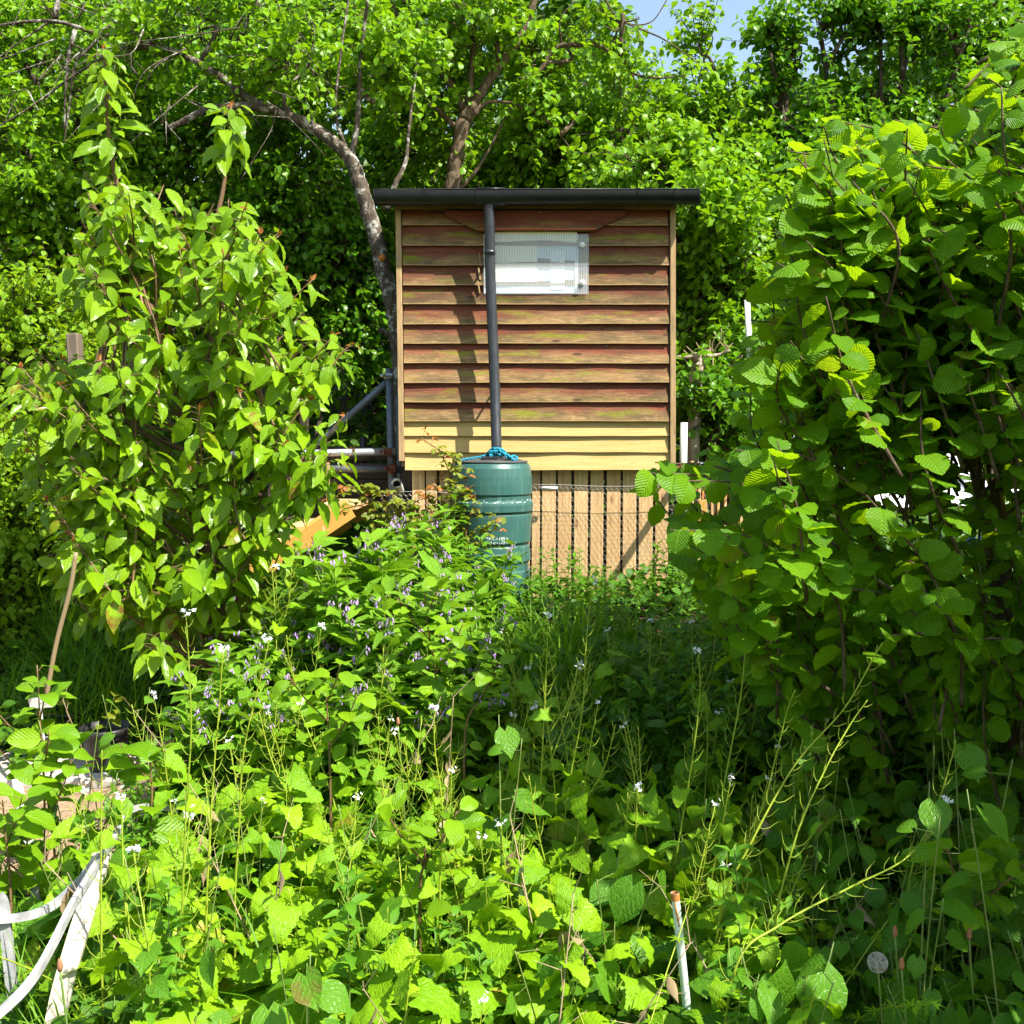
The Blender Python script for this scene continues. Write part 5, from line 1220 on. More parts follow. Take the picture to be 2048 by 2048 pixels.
VAR = [(garlic(.62, 11, .35, 0, .11), 'podded garlic mustard'), (garlic(.72, 11, .42, 1, .10), 'branched garlic mustard'), (garlic(.52, 14, .0, 0, .14, False), 'big leaved garlic mustard'), (garlic(.55, 13, .22, 1, .14), 'leafy flowering garlic mustard'),
       (garlic(.46, 15, .0, 0, .155, False, None, 8), 'broad low garlic mustard'), (garlic(.80, 8, .5, 2, .08), 'many-stalked garlic mustard'), (garlic(.58, 14, .15, 0, .12), 'white tufted garlic mustard')]
cells = []
for y in np.arange(1.82, 4.55, .195):
    for x in np.arange(-.52 * y - .12, .52 * y + .12, .205): cells.append((x + rng.normal() * .06, y + rng.normal() * .06))
rng.shuffle(cells); npl = 0
for x, y in cells:
    if x < -.95 + .0 * y and y < 2.75 and x < -.40 * y: continue                        # the white frame stands here
    if x < -1.15 and y > 3.05 or x < -1.1 and y > 4.0: continue                                                  # path and slab
    if x > .62 and y < 3.6 and rng.random() < (.86 if x > .30 * y else .25): continue       # deep hazel shade
    if abs(x - .37) < .12 and 2.12 < y < 2.45: continue
    if abs(x - .20) < .13 and abs(y - 2.72) < .14 and rng.random() < .8: continue        # bare soil pocket
    if abs(x + .05) < .16 and abs(y - 2.55) < .2 and rng.random() < .75: continue
    if y > 3.9 and x > .1 and rng.random() < .6: continue
    if y > 3.7 and x < -.1 and rng.random() < .35: continue
    if npl >= 255: break
    if y < 2.5: v = rng.choice([2, 2, 3, 4, 4, 6, 0], p=[.2, .15, .15, .2, .15, .1, .05])
    else: v = rng.choice(7, p=[.18, .14, .15, .16, .13, .10, .14])
    root, nm = VAR[v]; put(root, float(x), float(y), rng.random() * 6.28, float(rng.uniform(.8, 1.12) * (.86 if y < 2.1 else 1)), f'{nm} {where_(x, y)}', (rng.normal() * .07, rng.normal() * .07)); npl += 1

for x, y, v in ((.0, 2.55, 4), (.07, 2.62, 2), (.03, 2.72, 3), (-.05, 2.66, 6)): put(VAR[v][0], x, y, rng.random() * 6.28, 1.0, f'{VAR[v][1]} {where_(x, y)}')
# ---- comfrey
def comfrey(h, ns):
    t = thing('comfrey', (0, 0, 0), 'comfrey', 'comfrey', 'comfrey plants below the barrel'); gs, gl, gfs = G(), G(), []
    for s in range(ns):
        a = rng.random() * 2 * PI; ln = rng.uniform(.05, .22); hh = h * rng.uniform(.75, 1.1); dv = np.array([math.cos(a), math.sin(a), 0])
        P = spline([dv * .03, dv * .05 + [0, 0, hh * .35], dv * (.05 + ln * .5) + [0, 0, hh * .75], dv * (.05 + ln) + [0, 0, hh]], 6); tube(gs, P, np.linspace(.0055, .002, len(P)), 6)
        L = np.linspace(0, 1, len(P)); m = 13; f = .12 + .86 * (np.arange(m) + rng.random(m) * .5) / m; p = np.stack([np.interp(f, L, P[:, c]) for c in range(3)], 1)
        az = np.arange(m) * 2.4 + rng.random() * 6; out = np.stack([np.cos(az), np.sin(az), np.zeros(m)], 1)
        d = nrm(out + np.array([0, 0, 1]) * (.1 + .75 * f[:, None] ** 1.5) + rng.normal(size=(m, 3)) * .2); nn = nrm(np.array([.1, -.15, 1]) - out * .35 + rng.normal(size=(m, 3)) * .25)
        lay_mix(gl, T_lance, p, d, nn, (.33 - .20 * f) * rng.uniform(.8, 1.25, m))
        for q in range(2):
            gf = G(); gfs.append(gf); c = P[-1 - q] + rng.normal(size=3) * .025 + [0, 0, -.005]; o = nrm([rng.normal(), rng.normal() - .6, -.1]); e = c + o * .03
            tube(gs, [P[-1 - q], c + [0, 0, .012], e], .0012, 4, False)
            for b in range(5):
                w = e + rng.normal(size=3) * .009; dd = nrm(np.array([rng.normal() * .35, rng.normal() * .35, -1])); tube(gf, [w, w + dd * .006, w + dd * .013, w + dd * .017], [.0015, .0030, .0042, .0034], 6, False)
    m = 12; az = rng.random(m) * 2 * PI; out = np.stack([np.cos(az), np.sin(az), np.zeros(m)], 1)
    lay_mix(gl, T_lance, out * .05 + np.array([0, 0, 1]) * rng.uniform(.05, .25, m)[:, None], nrm(out + np.array([0, 0, .5])), nrm(np.array([0, 0, 1]) - out * .4 + rng.normal(size=(m, 3)) * .2), rng.uniform(.22, .34, m))
    gs.obj('stem', M['herb_stem'], t); gl.obj('leaves', M['comfrey_leaf'], t); [f_.obj('flower', M['petal_mauve'], t) for f_ in gfs]; return t
CV = [comfrey(.72, 5), comfrey(.60, 5), comfrey(.82, 4), comfrey(.66, 6)]
k = 0
while k < 38:
    px = rng.uniform(490, 985); y = rng.uniform(4.35, 5.75); x = float(at(px, 1100, y)[0])
    topz = at(px, np.interp(px, [480, 600, 700, 800, 900, 960, 1000], [1175, 1110, 1040, 1000, 1010, 1060, 1120]), y)[2] - gz(x, y)
    if topz < .35: continue
    sc = float(np.clip(topz / .8, .5, 1.12) * rng.uniform(.85, 1.0))
    put(CV[k % 4], x, float(y), rng.random() * 6.28, sc, 'mauve flowered comfrey ' + ('against the foot of the barrel' if px > 860 else 'below the orange stair board' if px < 660 else 'at the height of the patch beside bramble') + (', front row' if y < 4.9 else ', back row')); k += 1

k = 0
while k < 26:
    px = rng.uniform(400, 960); y = rng.uniform(3.75, 4.5); x = float(at(px, 1100, y)[0]); topz = at(px, 1180 + (4.5 - y) * 260 + rng.normal() * 20, y)[2] - gz(x, y)
    if topz < .3: continue
    put(CV[k % 4], x, float(y), rng.random() * 6.28, float(np.clip(topz / .78, .5, 1.0)), 'broad leaved comfrey low between the mauve flowers and the sunny mustard' + (', near the slab' if px < 560 else ', near the dark grass' if px > 800 else '')); k += 1
# ---- upright herbs beside the slats
def herb(h, ns, mat='herb_leaf', lw=.10):
    t = thing('willowherb', (0, 0, 0), 'willowherb', 'willowherb', 'upright herbs in front of the slats'); gs, gl = G(), G()
    for s in range(ns):
        a = rng.random() * 2 * PI; dv = np.array([math.cos(a), math.sin(a), 0]) * .06 * (ns > 1); hh = h * rng.uniform(.8, 1.08); P = spline([dv, dv * 1.2 + [0, 0, hh * .5], dv * 1.5 + rng.normal(size=3) * .02 + [0, 0, hh]], 7); tube(gs, P, np.linspace(.004, .0018, len(P)), 6)
        L = np.linspace(0, 1, len(P)); m = 30; f = .12 + .88 * (np.arange(m) / m) ** .8; p = np.stack([np.interp(f, L, P[:, c]) for c in range(3)], 1); az = (np.arange(m) // 2) * 1.57 + (np.arange(m) % 2) * PI + rng.random(m) * .4
        out = np.stack([np.cos(az), np.sin(az), np.zeros(m)], 1); d = nrm(out + np.array([0, 0, 1]) * (-.1 + 1.3 * f[:, None] ** 3) + rng.normal(size=(m, 3)) * .12)
        lay_mix(gl, T_lance, p, d, nrm(np.array([0, 0, 1]) - out * .4 + rng.normal(size=(m, 3)) * .2), lw * (1.05 - .45 * f) * rng.uniform(.8, 1.2, m))
    gs.obj('stem', M['herb_stem'], t); gl.obj('leaves', M[mat], t); return t
HV = [herb(.62, 1), herb(.55, 2), herb(.7, 1, lw=.12), herb(.5, 3)]
spots = [(1010, 1075, 5.75), (1025, 1090, 6.0), (1085, 1098, 6.2), (1135, 1090, 6.15), (1160, 1075, 6.2), (1175, 1110, 6.0), (1110, 1130, 5.9), (1205, 1130, 6.1), (1240, 1150, 6.0), (1290, 1120, 6.1), (1310, 1090, 6.25), (1330, 1060, 6.3), (1270, 1150, 5.9), (1355, 1080, 6.2), (1380, 1110, 6.0), (1060, 1130, 5.8), (985, 1120, 5.8), (1400, 1090, 6.2), (1150, 1150, 5.7), (1225, 1160, 5.6), (1310, 1150, 5.6), (1360, 1160, 5.5), (1090, 1160, 5.5), (1185, 1180, 5.3), (1260, 1190, 5.2), (1340, 1200, 5.1), (1410, 1180, 5.3), (1430, 1220, 5.0), (1120, 1215, 4.9), (1210, 1250, 4.7), (1300, 1260, 4.6), (1390, 1270, 4.5), (1450, 1290, 4.3), (1250, 1300, 4.3), (1340, 1330, 4.2), (1460, 1350, 4.0), (1400, 1370, 3.9)]
for k, (px, py, y) in enumerate(spots):
    tp = at(px, py, y); x = float(tp[0]); h_ = float(tp[2] - gz(x, y)); b = (.62, .55, .7, .5)[k % 4]
    put(HV[k % 4], x, y, rng.random() * 6.28, float(np.clip(h_ / b, .45, 1.4)), ('leafy willowherb against the barrel' if px < 1070 and y > 5.4 else 'leafy willowherb reaching up the pale slats' if y > 5.7 and px < 1345 else 'willowherb at the netting corner by the scaffold post' if y > 5.7 else 'shaded willowherb in the dark grass under the hazel tips' if px > 1280 else 'shaded willowherb in the dark grass before the slats'), (rng.normal() * .05, rng.normal() * .05))

# ---- nettle tops left of the barrel
for k, (px, py, y) in enumerate(((800, 965, 6.2), (905, 985, 5.9), (880, 1000, 5.9), (770, 1010, 6.1), (930, 1030, 5.8), (845, 1030, 5.9), (950, 1060, 5.7))):
    tp = at(px, py, y); x = float(tp[0]); h_ = float(tp[2] - gz(x, y)); put(HV[(k + 1) % 4], x, y, rng.random() * 6.28, h_ / (.55, .7, .5, .62)[k % 4], 'green herb tips rising among the bramble left of the barrel')

# ---- bramble / rose shoots with orange young leaves
def bramble(lines, label, red=.12, Y=6.1):
    o = lines[0][0]; b = at(o[0], o[1], Y); t = thing('bramble', (b[0], Y, float(gz(b[0], Y))), label, 'bramble'); gs, gl, gr = G(), G(), G()
    for ln in lines:
        P = spline([at(p[0], p[1], Y + (p[2] if len(p) > 2 else 0)) for p in ln], 8); L = np.concatenate([[0], np.cumsum(np.linalg.norm(np.diff(P, axis=0), axis=1))]); tube(gs, P, np.linspace(.005, .0022, len(P)), 6)
        s = np.arange(L[-1] * .2, L[-1], .026)
        for k, a in enumerate(s):
            p = np.array([np.interp(a, L, P[:, c]) for c in range(3)]); o_ = rdir(1)[0] * [1, 1, .5] + [0, -.3, .3]; o_ = nrm(o_); e = p + o_ * rng.uniform(.03, .06); tube(gs, [p, e], .001, 3, False); sd = nrm(np.cross(o_, [0, 0, 1]))
            c = np.array([e, e, e - o_ * .015]); d = np.array([o_ + [0, 0, -.3], sd + o_ * .3 + [0, 0, -.2], -sd + o_ * .3 + [0, 0, -.2]]); tgt = gr if rng.random() < (red * 2.5 if a > L[-1] * .85 else red * .25) else gl
            lay_mix(tgt, T_apple, c, d, nrm(np.array([[.2, -.2, 1.0]] * 3) + rng.normal(size=(3, 3)) * .3), rng.uniform(.03, .05, 3))
    gs.obj('stem', M['red_stem'], t); gl.obj('leaves', M['rose_leaf'], t)
    if gr.n: tag(gr.obj('young_leaves', M['red_leaf'], t), 'orange-red young leaves')
bramble([[(770, 1110), (745, 1010), (715, 985), (680, 990), (645, 1002)], [(775, 1110), (770, 1010), (745, 975), (705, 975), (672, 978)], [(780, 1100), (790, 1000), (765, 985), (740, 1000)], [(760, 1100), (735, 1020), (700, 1015), (672, 1030)], [(785, 1110), (800, 1040), (775, 1005), (748, 1010)]], 'low bramble with orange tips under the scaffold rail', .2, 6.05)
bramble([[(905, 1110), (915, 1010), (905, 960), (880, 905), (862, 890), (838, 872)], [(910, 1100), (925, 1000), (935, 950), (925, 930)], [(905, 1080), (900, 960), (912, 910), (922, 900)], [(900, 1100), (885, 1020), (880, 985), (862, 960)], [(890, 1110), (870, 1040), (850, 1000), (835, 985)]], 'wild rose shoot waving in front of the barrel edge', .28, 5.98)
bramble([[(930, 1120), (960, 1070), (985, 1040), (1008, 1032)], [(925, 1110), (935, 1050), (948, 1010), (950, 985)], [(940, 1120), (970, 1075), (990, 1058), (1000, 1060)], [(915, 1110), (905, 1030), (920, 990), (935, 1000)], [(910, 1120), (925, 1060), (940, 1035), (955, 1040)]], 'bramble spray with yellow leaves across the barrel front', .15, 5.95)
bramble([[(820, 1110), (815, 1040), (830, 1005), (860, 995)], [(830, 1110), (850, 1030), (870, 1010), (895, 1015)], [(810, 1110), (800, 1030), (790, 1010), (775, 1015)], [(840, 1110), (845, 1050), (835, 1020), (820, 1000)]], 'bramble clump between the orange stair board and the barrel', .12, 6.0)

# ---- apple saplings
def sapling(pxs, label, Y, leaf=.085, dens=30, cat='sapling', mat='apple_leaf', tpl=None, br=((.45, .5), (.6, -.6), (.75, .4))):
    pts = [at(p[0], p[1], Y) for p in pxs]; b = pts[0].copy(); b[2] = float(gz(b[0], Y)) - .02
    t = thing('apple_sapling', tuple(map(float, b)), label, cat); gs, gl = G(), G(); main = spline([b] + pts[0:], 7); lines = [(main, .005)]
    for f, s in br:
        i = int(len(main) * f); l = .22 * (1.2 - f) + .06; lines.append((spline([main[i], main[i] + [s * l * .6, -.05, l * .5], main[i] + [s * l, -.09, l * .95]], 6), .003))
    for P, r in lines:
        tube(gs, P, np.linspace(r, .0018, len(P)), 6); L = np.concatenate([[0], np.cumsum(np.linalg.norm(np.diff(P, axis=0), axis=1))]); n = int(L[-1] * dens * (.75 if r > .004 else 1.2)); s = L[-1] * (.25 + .75 * (np.arange(n) + rng.random(n) * .5) / max(n, 1))
        p = np.stack([np.interp(s, L, P[:, c]) for c in range(3)], 1); az = np.arange(n) * 2.4 + rng.random() * 6; out = np.stack([np.cos(az), np.sin(az), np.zeros(n)], 1); e = p + out * .022 + [0, 0, .012]
        for a_, b_ in zip(p, e): tube(gs, [a_, b_], .001, 3, False)
        lay_mix(gl, tpl or T_apple, e, nrm(out + np.array([0, 0, .25]) + rng.normal(size=(n, 3)) * .3), nrm(np.array([.25, -.3, 1]) - out * .1 + rng.normal(size=(n, 3)) * .3), leaf * rng.uniform(.6, 1.15, n))
    gs.obj('stem', M['red_stem'], t); gl.obj('leaves', M[mat], t); return t
sapling([(90, 1690), (88, 1560), (80, 1440), (74, 1330)], 'apple sapling with bright leaves before the slab, nearest the left edge', 3.3)
sapling([(110, 1720), (98, 1620), (86, 1540), (92, 1490)], 'apple sapling in front of the big black pot', 3.2, .09)
sapling([(160, 1760), (195, 1680), (205, 1640)], 'short apple sapling behind the peak of the white frame', 3.0, .08, br=((.6, .5),))
sapling([(20, 1760), (12, 1680), (5, 1600)], 'leafy sapling cut by the left edge beside the leaning pipe', 3.0, .095, br=((.6, .5),))
sapling([(60, 1830), (50, 1740), (40, 1660)], 'apple sapling over the bare path at the left edge', 3.2, .09, 30)
sapling([(302, 1700), (304, 1580), (298, 1500)], 'sapling with one large heart shaped leaf right of the slab', 3.3, .12, 22, tpl=T_heart, br=((.7, -.4),))
sapling([(885, 1480), (868, 1330), (852, 1230), (850, 1180)], 'tall apple sapling rising through the comfrey before the barrel', 3.9, .085, 34)
sapling([(660, 1540), (655, 1430), (650, 1350)], 'reddish stemmed apple sapling in the sunny weeds before the comfrey', 3.5, .09, 26)
sapling([(930, 1470), (960, 1400), (975, 1370)], 'slender apple shoot right of the tall sapling', 3.7, .08, 24, br=((.6, .4),))
sapling([(840, 1780), (850, 1720), (845, 1660)], 'low apple sapling among mustard leaves in the middle of the bed', 2.8, .085, br=((.6, .5), (.6, -.5)))
sapling([(1940, 1880), (1935, 1800), (1930, 1740)], 'shaded broad leaved sapling low in the right corner', 2.5, .10, 30, br=((.5, .6), (.6, -.5)))
for nm, pt in (('seedling with pale leaves in the large black pot', pot_a), ('seedling in the pot behind the apple sapling', pot_b)):
    t = thing('seedling', tuple(map(float, pt)), nm, 'seedling'); gs, gl = G(), G()
    P = spline([pt, pt + [.02, 0, .1], pt + [.05, -.01, .19]], 6); tube(gs, P, np.linspace(.003, .0015, len(P)), 5); n = 9; i = rng.integers(3, len(P), n); az = rng.random(n) * 6.3; out = np.stack([np.cos(az), np.sin(az), np.zeros(n)], 1)
    lay_mix(gl, T_apple, P[i] + out * .015, out + [0, 0, .2], nrm(np.array([.2, -.2, 1]) + rng.normal(size=(n, 3)) * .3), rng.uniform(.05, .08, n)); gs.obj('stem', M['herb_stem'], t); gl.obj('leaves', M['rose_leaf'], t)

# ---- bindweed and other heart leaved plants in the shade at the lower right
def bind(h, n, leaf=.085, tp=None):
    t = thing('bindweed', (0, 0, 0), 'bindweed', 'bindweed', 'heart leaved plants in the hazel shade'); gs, gl = G(), G()
    for s in range(3):
        a = rng.random() * 6.28; dv = np.array([math.cos(a), math.sin(a), 0]) * .1; hh = h * rng.uniform(.6, 1.1); P = spline([[0, 0, 0], dv * .5 + [0, 0, hh * .5], dv * 1.2 + [0, 0, hh]], 7); tube(gs, P, np.linspace(.003, .0014, len(P)), 5)
        m = n; f = .1 + .9 * (np.arange(m) + rng.random(m)) / m; L = np.linspace(0, 1, len(P)); p = np.stack([np.interp(f, L, P[:, c]) for c in range(3)], 1); az = np.arange(m) * 2.4 + rng.random() * 6; out = np.stack([np.cos(az), np.sin(az), np.zeros(m)], 1); e = p + out * rng.uniform(.03, .07, m)[:, None]
        for a_, b_ in zip(p, e): tube(gs, [a_, b_], .001, 3, False)
        lay_mix(gl, tp or T_heart, e, nrm(out * .8 + np.array([0, 0, -.45]) + rng.normal(size=(m, 3)) * .3), nrm(np.array([-.1, -.5, .8]) + out * .3 + rng.normal(size=(m, 3)) * .35), leaf * rng.uniform(.55, 1.25, m))
    gs.obj('stem', M['herb_stem'], t); gl.obj('leaves', M['bindweed_leaf'], t); return t
BV = [bind(.6, 6), bind(.4, 7, .10), bind(.8, 6, .075), bind(.32, 7, .085, T_apple)]
k = 0
while k < 62:
    y = rng.uniform(1.95, 4.3); x = rng.uniform(.32 * y - .1, .56 * y + .1)
    if x < .45 or (abs(x - .79) < .13 and y < 2.35): continue
    put(BV[k % 4], float(x), float(y), rng.random() * 6.28, float(rng.uniform(.75, 1.15)), ('bindweed ' if k % 4 != 3 else 'oval leaved weed ') + ('at the front of the shade near the dandelion clock' if y < 2.5 else 'climbing toward the hazel leaves' if y > 3.2 else 'in the dark gap behind the arching mustard stalks') + (', tall stems' if k % 4 in (0, 2) else ', low leaves')); k += 1

for k in range(46):
    y = rng.uniform(1.9, 4.0); x = rng.uniform(-.46 * y, .26 * y)
    if x < -.9 and y < 2.7: continue
    if k % 3 == 0: put(HV[k % 4], float(x), float(y), rng.random() * 6.28, float(rng.uniform(.7, 1.0)), 'narrow leaved herb mixed into the weeds ' + where_(x, y))
    else: put(BV[(k * 7) % 4], float(x), float(y), rng.random() * 6.28, float(rng.uniform(.7, 1.05)), 'smooth leaved weed mixed into the mustard ' + where_(x, y))
def dry(h):
    t = thing('dry_stalk', (0, 0, 0), 'dry stalk', 'dry stalk', 'dead pale stalks among the weeds'); g = G(); ln = rng.normal(size=2) * .1; P = spline([[0, 0, 0], [ln[0], ln[1], h * .5], [ln[0] * 2.4, ln[1] * 2.4, h]], 7); tube(g, P, np.linspace(.0032, .0014, len(P)), 5)
    for q in range(6): i = rng.integers(6, len(P)); tube(g, [P[i], P[i] + rng.normal(size=3) * .03 + [0, 0, .04]], [.0014, .0007], 4, False)
    g.obj('stem', M['dry_stem'], t); g = G(); n = 5; i = rng.integers(2, len(P) - 2, n); lay_mix(g, T_lance, P[i], rdir(n) * .6 + [0, 0, -.6], rdir(n), rng.uniform(.04, .09, n)); g.obj('withered_leaves', M['dry_stem'], t); return t
DV = [dry(.62), dry(.5)]
for k in range(16):
    y = rng.uniform(2.1, 4.2); x = rng.uniform(-.42 * y, .3 * y); put(DV[k % 2], float(x), float(y), rng.random() * 6.28, float(rng.uniform(.8, 1.2)), 'dead pale stalk with withered leaves ' + where_(x, y), (rng.normal() * .15, rng.normal() * .15))
# ---- cleavers
def cleaver(h):
    t = thing('cleavers', (0, 0, 0), 'cleavers', 'cleavers', 'cleavers with starry whorls of narrow leaves'); gs, gl = G(), G(); ln = rng.normal(size=2) * .12; P = spline([[0, 0, 0], [ln[0], ln[1], h * .6], [ln[0] * 2, ln[1] * 2, h]], 7); tube(gs, P, .0016, 4)
    for i in range(4, len(P), 2):
        n = 7; az = np.arange(n) / n * 6.28 + i; out = np.stack([np.cos(az), np.sin(az), np.zeros(n)], 1); lay_mix(gl, T_needle, np.repeat(P[i:i + 1], n, 0), out + [0, 0, .25], np.tile([0, 0, 1.0], (n, 1)) - out * .2, np.full(n, .036 - .0006 * i))
    gs.obj('stem', M['mustard_stem'], t); gl.obj('leaves', M['mustard_leaf'], t); return t
KV = [cleaver(.5), cleaver(.38)]
for k, (x, y, w) in enumerate(((.14, 1.9, 'at the front edge below the bare soil'), (.20, 2.0, 'at the front edge below the bare soil'), (.62, 2.35, 'under the low arching mustard stalk'), (.80, 2.6, 'under the low arching mustard stalk'), (-1.1, 2.2, 'beside the white leg board'), (-1.25, 2.5, 'beside the white leg board'), (.72, 2.2, 'under the low arching mustard stalk'), (-.9, 1.95, 'beside the white leg board'), (-1.0, 2.7, 'beside the white leg board'))):
    put(KV[k % 2], x, y, rng.random() * 6.28, float(rng.uniform(.9, 1.2)), ('tall ' if k % 2 == 0 else 'short ') + 'cleavers with starry leaf whorls ' + w)

# ---- dandelions
def dandelion(px, py, Y, clock, label):
    c = at(px, py, Y); gnd = float(gz(c[0], Y)); t = thing('dandelion', (c[0] + .02, Y, gnd), label, 'dandelion'); g = G(); tube(g, spline([[c[0] + .03, Y, gnd], [c[0] + .02, Y, (gnd + c[2]) / 2], c], 6), .0025, 6); g.obj('stem', M['herb_stem'], t); g = G()
    if clock:
        v = rdir(260); r = .021
        for d in v:
            e = c + d * r; tube(g, [c + d * .004, e], .00022, 3, False); a = nrm(np.cross(d, [.2, .9, .3])); b = np.cross(d, a)
            for q in range(5): th = q * 1.257; tube(g, [e, e + (math.cos(th) * a + math.sin(th) * b) * .0042 + d * .0016], .00022, 3, False)
        tube(g, [c - [0, 0, .003], c, c + [0, 0, .003]], [.002, .004, .002], 8); g.obj('seed_head', M['fluff'], t)
    else:
        tube(g, [c - [0, 0, .004], c + [0, 0, .004], c + [0, 0, .014], c + [0, 0, .022]], [.004, .0065, .005, .003], 9); g.obj('seed_head', M['bud'], t)
dandelion(1755, 1925, 2.25, True, 'round grey dandelion clock in the shade at the lower right')
dandelion(1790, 1870, 2.3, False, 'closed brown dandelion head right above the dandelion clock')
dandelion(1938, 1875, 2.3, False, 'closed dandelion head on a long bare stalk near the right corner')
dandelion(1803, 1935, 2.2, False, 'closed dandelion head low right of the dandelion clock')
dandelion(1880, 1695, 2.6, False, 'spent dandelion head beside the low arching stalk tip')
dandelion(120, 1938, 2.05, False, 'small red-brown seed head in front of the white leg board')
dandelion(796, 1448, 3.3, False, 'brown seed head in the middle of the sunny weeds')

# ============================================================ ground cover nobody could count
g = G(); P = []; S = []
def scatter_grass(n, f, hmin, hmax):
    k = 0
    while k < n:
        x, y = f()
        P.append((x, y, float(gz(x, y)) - .01)); S.append(rng.uniform(hmin, hmax)); k += 1
def pxbox(a, b, y0, y1): 
    def f():
        y = rng.uniform(y0, y1); return float(at(rng.uniform(a, b), 1024, y)[0]), y
    return f
scatter_grass(1100, pxbox(940, 1180, 4.0, 5.2), .3, .6)
scatter_grass(1100, pxbox(1150, 1500, 3.9, 5.3), .25, .5)
scatter_grass(700, pxbox(80, 290, 5.0, 6.0), .3, .6)
scatter_grass(600, pxbox(380, 720, 4.2, 5.2), .25, .5)
scatter_grass(500, pxbox(-40, 250, 2.2, 3.4), .2, .42)
scatter_grass(500, pxbox(450, 1000, 2.4, 4.2), .2, .5)
scatter_grass(500, pxbox(600, 850, 6.9, 8.2), .2, .45)
scatter_grass(500, pxbox(1380, 2050, 5.0, 7.5), .2, .4)
scatter_grass(450, pxbox(1500, 2100, 1.9, 3.2), .15, .35)
scatter_grass(500, pxbox(-50, 130, 5.0, 7.0), .3, .5)
P = np.array(P); S = np.array(S); k = len(P); az = rng.random(k) * 6.28; out = np.stack([np.cos(az), np.sin(az), np.zeros(k)], 1)
lay_mix(g, T_blade, P, nrm(out * rng.uniform(.05, .4, k)[:, None] + [0, 0, 1]), -out + rng.normal(size=(k, 3)) * .2 + [0, 0, .2], S)
tag(g.obj('grass', M['grass']), 'tall uncut grass between the weeds', 'grass', None, 'stuff')
g = G(); n = 26000; y = 1.55 + 6.6 * rng.random(n) ** .95; x = rng.uniform(-1, 1, n) * (.56 * y + .45); h = rng.uniform(.02, .22, n) * np.where(y > 3.8, np.where(y > 4.9, 1.0, 1.8), 1)
ok = ((y > 3.7) | (rng.random(n) < .38)) & ~((x < -1.4) & (y > 3.35) & (y < 4.62)) & ~((x > -1.0) & (x < 1.1) & (y > 6.75)) & ~((np.abs(x - .28) < .34) & (np.abs(y - 2.95) < .25) & (rng.random(n) < .85)) & ~((x < .1) & (x > -.9) & (y > 2.6) & (y < 2.9) & (rng.random(n) < .4)) & ~((x > -2.3) & (x < -.9) & (y > 4.5) & (y < 5.15))
x, y, h = x[ok], y[ok], h[ok]; n = len(x); p = np.stack([x, y, gz(x, y) + h], 1); az = rng.random(n) * 6.28; out = np.stack([np.cos(az), np.sin(az), np.zeros(n)], 1)
d = nrm(out + [0, 0, -.1] + rng.normal(size=(n, 3)) * .3); nn = nrm(np.array([.1, -.2, 1]) + rng.normal(size=(n, 3)) * .35); sz = rng.uniform(.035, .085, n)
a = rng.random(n) < .5; lay_mix(g, T_apple, p[a], d[a], nn[a], sz[a]); lay_mix(g, T_heart, p[~a], d[~a], nn[~a], sz[~a])
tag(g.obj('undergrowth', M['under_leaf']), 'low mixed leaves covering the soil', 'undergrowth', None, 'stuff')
g = G(); n = 16000; y = rng.uniform(6.9, 13.0, n); x = rng.uniform(-1, 1, n) * (.6 * y + .6); ok = ~((x > -1.0) & (x < 1.15) & (y < 8.4)); x, y = x[ok], y[ok]; n = len(x); h = rng.uniform(.02, .6, n) ** 1.3
p = np.stack([x, y, gz(x, y) + h], 1); az = rng.random(n) * 6.28; out = np.stack([np.cos(az), np.sin(az), np.zeros(n)], 1)
lay_mix(g, T_apple, p, nrm(out + [0, -.3, -.3] + rng.normal(size=(n, 3)) * .3), nrm(np.array([.1, -.4, .8]) + rng.normal(size=(n, 3)) * .4), rng.uniform(.06, .14, n))
tag(g.obj('undergrowth', M['wood_leaf']), 'dark undergrowth on the bank behind the shed', 'undergrowth', None, 'stuff')
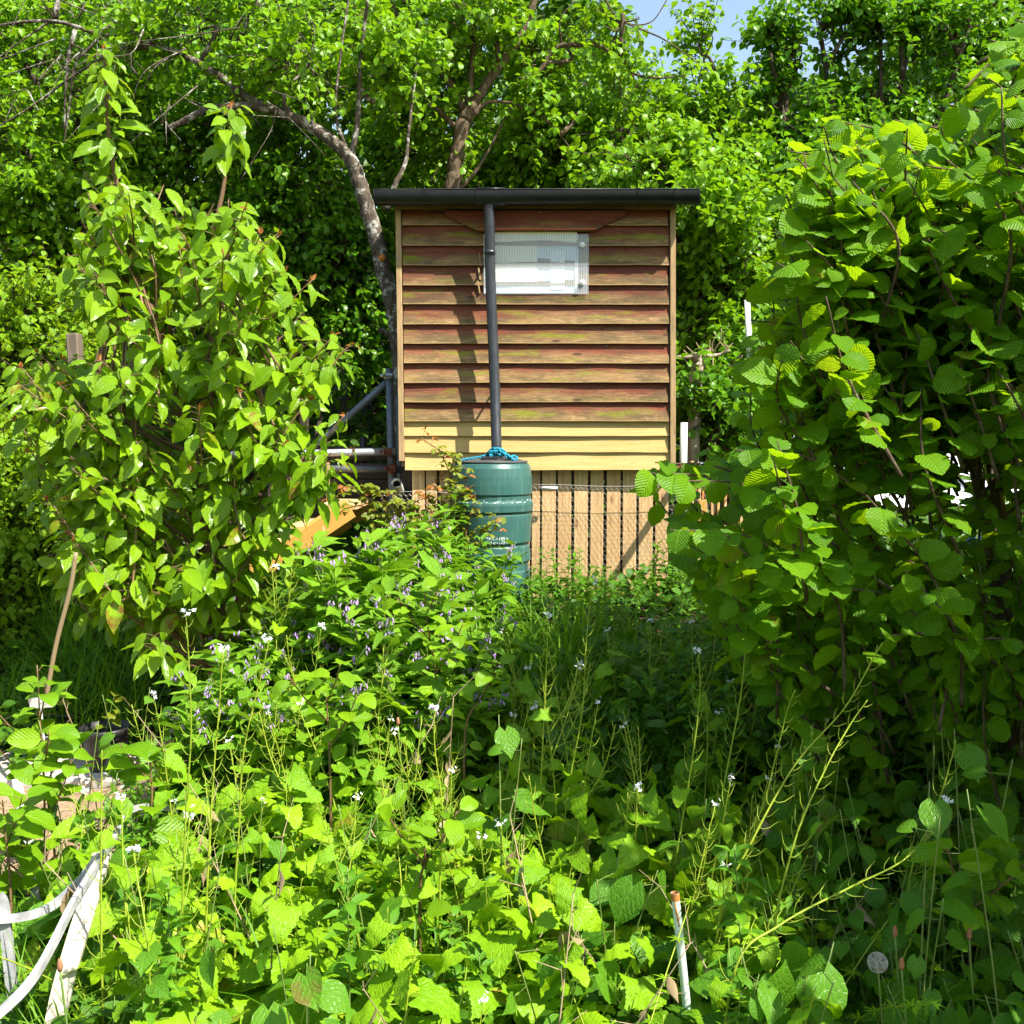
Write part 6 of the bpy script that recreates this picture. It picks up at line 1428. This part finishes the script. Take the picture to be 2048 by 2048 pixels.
# dry bits on the open soil
g = G()
for k in range(700):
    y = rng.uniform(1.7, 3.6); x = rng.uniform(-.5 * y, .5 * y); a = rng.random() * 6.28; L = rng.uniform(.015, .06); p = np.array([x, y, float(gz(x, y)) + .006]); tube(g, [p, p + np.array([math.cos(a), math.sin(a), rng.normal() * .15]) * L], rng.uniform(.001, .003), 4, False)
tag(g.obj('leaf_litter', M['straw']), 'dry twigs and litter on the bare soil', 'leaf litter', None, 'stuff')
SKY_S, EXPO = .10, 1.2
# ============================================================ camera, sun, sky
cam = bpy.data.objects.new('camera', bpy.data.cameras.new('camera')); COL.objects.link(cam); SC.camera = cam
cam.location = (0, 0, CAM_Z); cam.rotation_euler = (R(90) - PITCH, 0, 0); cam.data.sensor_width = 36; cam.data.lens = 36; cam.data.clip_start = .05; cam.data.clip_end = 500
AZ, EL = R(52), R(52)
sv = Vector((math.sin(AZ) * math.cos(EL), -math.cos(AZ) * math.cos(EL), math.sin(EL)))
sun = bpy.data.objects.new('sun', bpy.data.lights.new('sun', 'SUN')); COL.objects.link(sun)
sun.data.energy = 5.0; sun.data.angle = R(.53); sun.data.color = (1, .95, .86); sun.rotation_euler = sv.to_track_quat('Z', 'Y').to_euler(); sun.location = (3, -3, 8)
W = bpy.data.worlds.new('World'); SC.world = W; W.use_nodes = True; nt = W.node_tree; nt.nodes.clear()
sk = nt.nodes.new('ShaderNodeTexSky'); sk.sky_type = 'NISHITA'; sk.sun_disc = False; sk.sun_elevation = EL; sk.sun_rotation = math.atan2(sv.x, sv.y); sk.air_density = 1.6; sk.dust_density = 1.2
bg = nt.nodes.new('ShaderNodeBackground'); bg.inputs[1].default_value = SKY_S; ow = nt.nodes.new('ShaderNodeOutputWorld'); nt.links.new(sk.outputs[0], bg.inputs[0]); nt.links.new(bg.outputs[0], ow.inputs[0])
SC.view_settings.view_transform = 'Standard'; SC.view_settings.look = 'None'; SC.view_settings.gamma = 1; SC.view_settings.exposure = EXPO
cy = SC.cycles; cy.use_denoising = True; cy.denoiser = 'OPENIMAGEDENOISE'; cy.max_bounces = 6; cy.diffuse_bounces = 3; cy.glossy_bounces = 2; cy.transmission_bounces = 4; cy.transparent_max_bounces = 8; cy.caustics_reflective = False; cy.caustics_refractive = False; cy.use_adaptive_sampling = True; cy.adaptive_threshold = .02
